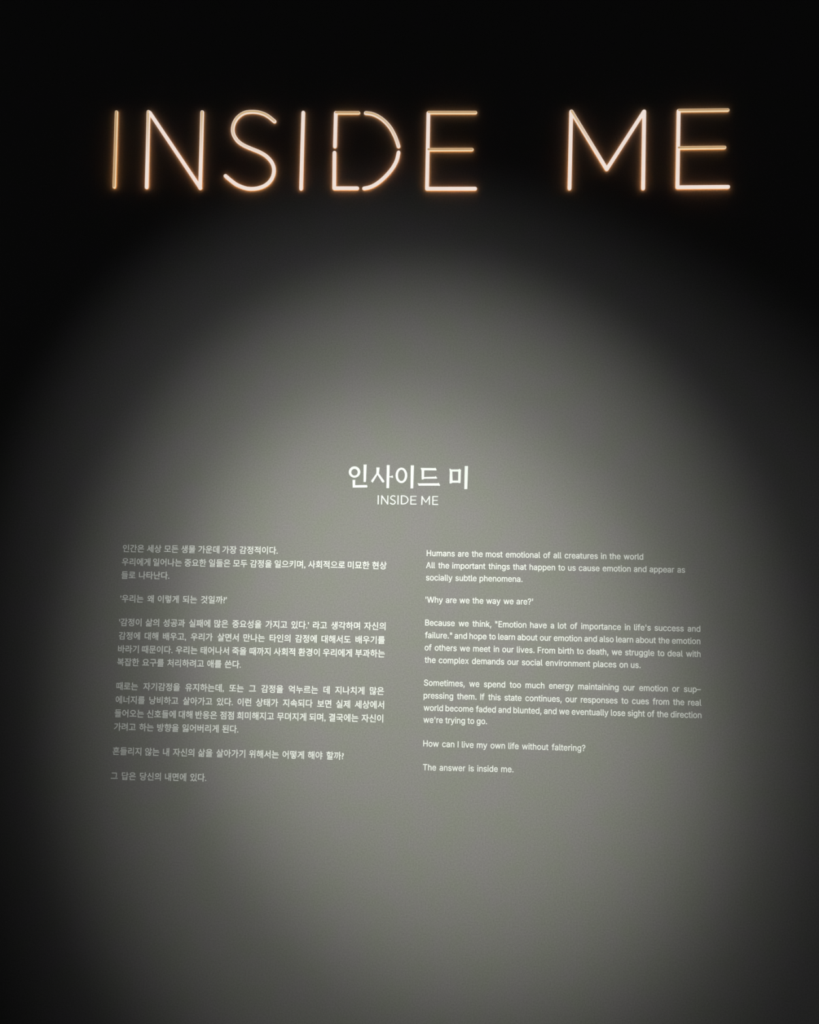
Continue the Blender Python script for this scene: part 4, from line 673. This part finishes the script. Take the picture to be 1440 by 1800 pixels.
FACE = {'cream': M_CREAM, 'fade': M_FADE, 'tan': M_TAN, 'tan2': M_RIM, 'rim': M_RIM}
for ch, where, strokes in NEON:
    xs = [x for _, q in strokes for x, _ in q]; zs = [z for _, q in strokes for _, z in q]
    origin = ((min(xs) + max(xs)) / 2, 0.0, min(zs))
    t = thing('neon_letter', origin, 'glowing wall letter, ' + where, 'sign letter', 'glowing letters of the title sign')
    for i, (face, q) in enumerate(strokes):
        me, bme = lit_stroke(q, origin, face, 0.00004 * i)
        tube = link('lit_tube', me, t, (M_RIM if face == 'tan' else M_CREAM, FACE[face], M_SIDE))
        if face == 'tan':
            tube['label'] = 'amber faced tube of the letter'
        link('added_halo_glow', bme, tube, (M_GLOW,))

# ------------------------------------------------------------------ heading and subtitle
THICK = 0.0004


def outline_set(root_name, label, category, rows, part, mat, group=None):
    allp = [pt for _, ls in rows for q in ls for pt in q]
    ox = (min(a for a, _ in allp) + max(a for a, _ in allp)) / 2
    oz = min(b for _, b in allp)
    root = thing(root_name, (ox, 0, oz), label, category, group)
    for lab, ls in rows:
        me = plate_mesh(part, [[[(a - ox, b - oz) for a, b in q] for q in ls]], THICK)
        o = link(part, me, root, (mat,))
    return root


outline_set('heading', 'large white Korean heading of five characters centred above the wall text', 'heading', HEADING, 'character', M_VINYL)
outline_set('subtitle', 'small white INSIDE ME subtitle in thin capitals just below the Korean heading', 'subtitle', SUBTITLE, 'letter', M_VINYL)

# ------------------------------------------------------------------ body text
K_SX, K_SZ = 0.0177, 0.0183
E_SX, E_SZ = 0.0231, 0.0247




def set_word(w, font, sx, sz, drop, bold):
    x = 0; glyphs = []
    for c in w:
        advance, ls = font[c]
        glyphs.append([[((x + q[i]) / 1000 * sx, (q[i + 1] / 1000 - drop) * sz) for i in range(0, len(q), 2)] for q in ls])
        x += advance
    return plate_mesh('word', glyphs, THICK, bold * sz)


def korean_word(w):
    return set_word(w, HANGUL, K_SX, K_SZ, 0.385, 0.014)


def latin_word(w):
    return set_word(w, LATIN, E_SX, E_SZ, 0.0, 0.009)


K_LABEL = ['first Korean paragraph, three lines, top of its column',
           'short quoted Korean question line below the first paragraph',
           'four line Korean paragraph opening with a quote mark',
           'four line Korean paragraph above the two last single lines',
           'single Korean line ending in a question mark, second from last',
           'last short line at the foot of the Korean column']
E_LABEL = ['first paragraph of the English column, starting Humans are the most emotional',
           'short quoted question Why are we the way we are?',
           'four line English paragraph starting Because we think',
           'four line English paragraph starting Sometimes, we spend',
           'single English line How can I live my own life without faltering',
           'last English line The answer is inside me.']

for paragraphs, labels, maker, group in ((KOREAN, K_LABEL, korean_word, 'Korean wall text paragraphs'),
                                         (ENGLISH, E_LABEL, latin_word, 'English wall text paragraphs')):
    for lines, label in zip(paragraphs, labels):
        ox, oz = lines[-1][1], lines[-1][2]
        root = thing('text_paragraph', (ox, 0, oz), 'white wall lettering: ' + label, 'wall text', group)
        for text, x0, z0, x1, z1 in lines:
            row = bpy.data.objects.new('text_line', None)
            COL.objects.link(row); row.parent = root
            row.empty_display_size = 0.02
            row.location = (x0 - ox, 0, z0 - oz)
            row.rotation_euler = (0, -math.atan2(z1 - z0, x1 - x0), 0)
            meshes = [maker(w) for w in text.split(' ')]
            ext = [(min(v.co.x for v in me.vertices), max(v.co.x for v in me.vertices)) for me in meshes]
            total = sum(b - a for a, b in ext)
            gap = (math.hypot(x1 - x0, z1 - z0) - total) / (len(ext) - 1)
            squeeze = 1.0
            if gap < 0.0052:                  # full lines are set a little tighter, as in the print
                squeeze = (total - (0.0052 - gap) * (len(ext) - 1)) / total
                gap = 0.0052
            x = 0.0
            for me, (a, b) in zip(meshes, ext):
                wd = link('word', me, row, (M_TEXT,))
                wd.scale.x = squeeze
                wd.location = (x - a * squeeze, 0, 0)
                x += (b - a) * squeeze + gap
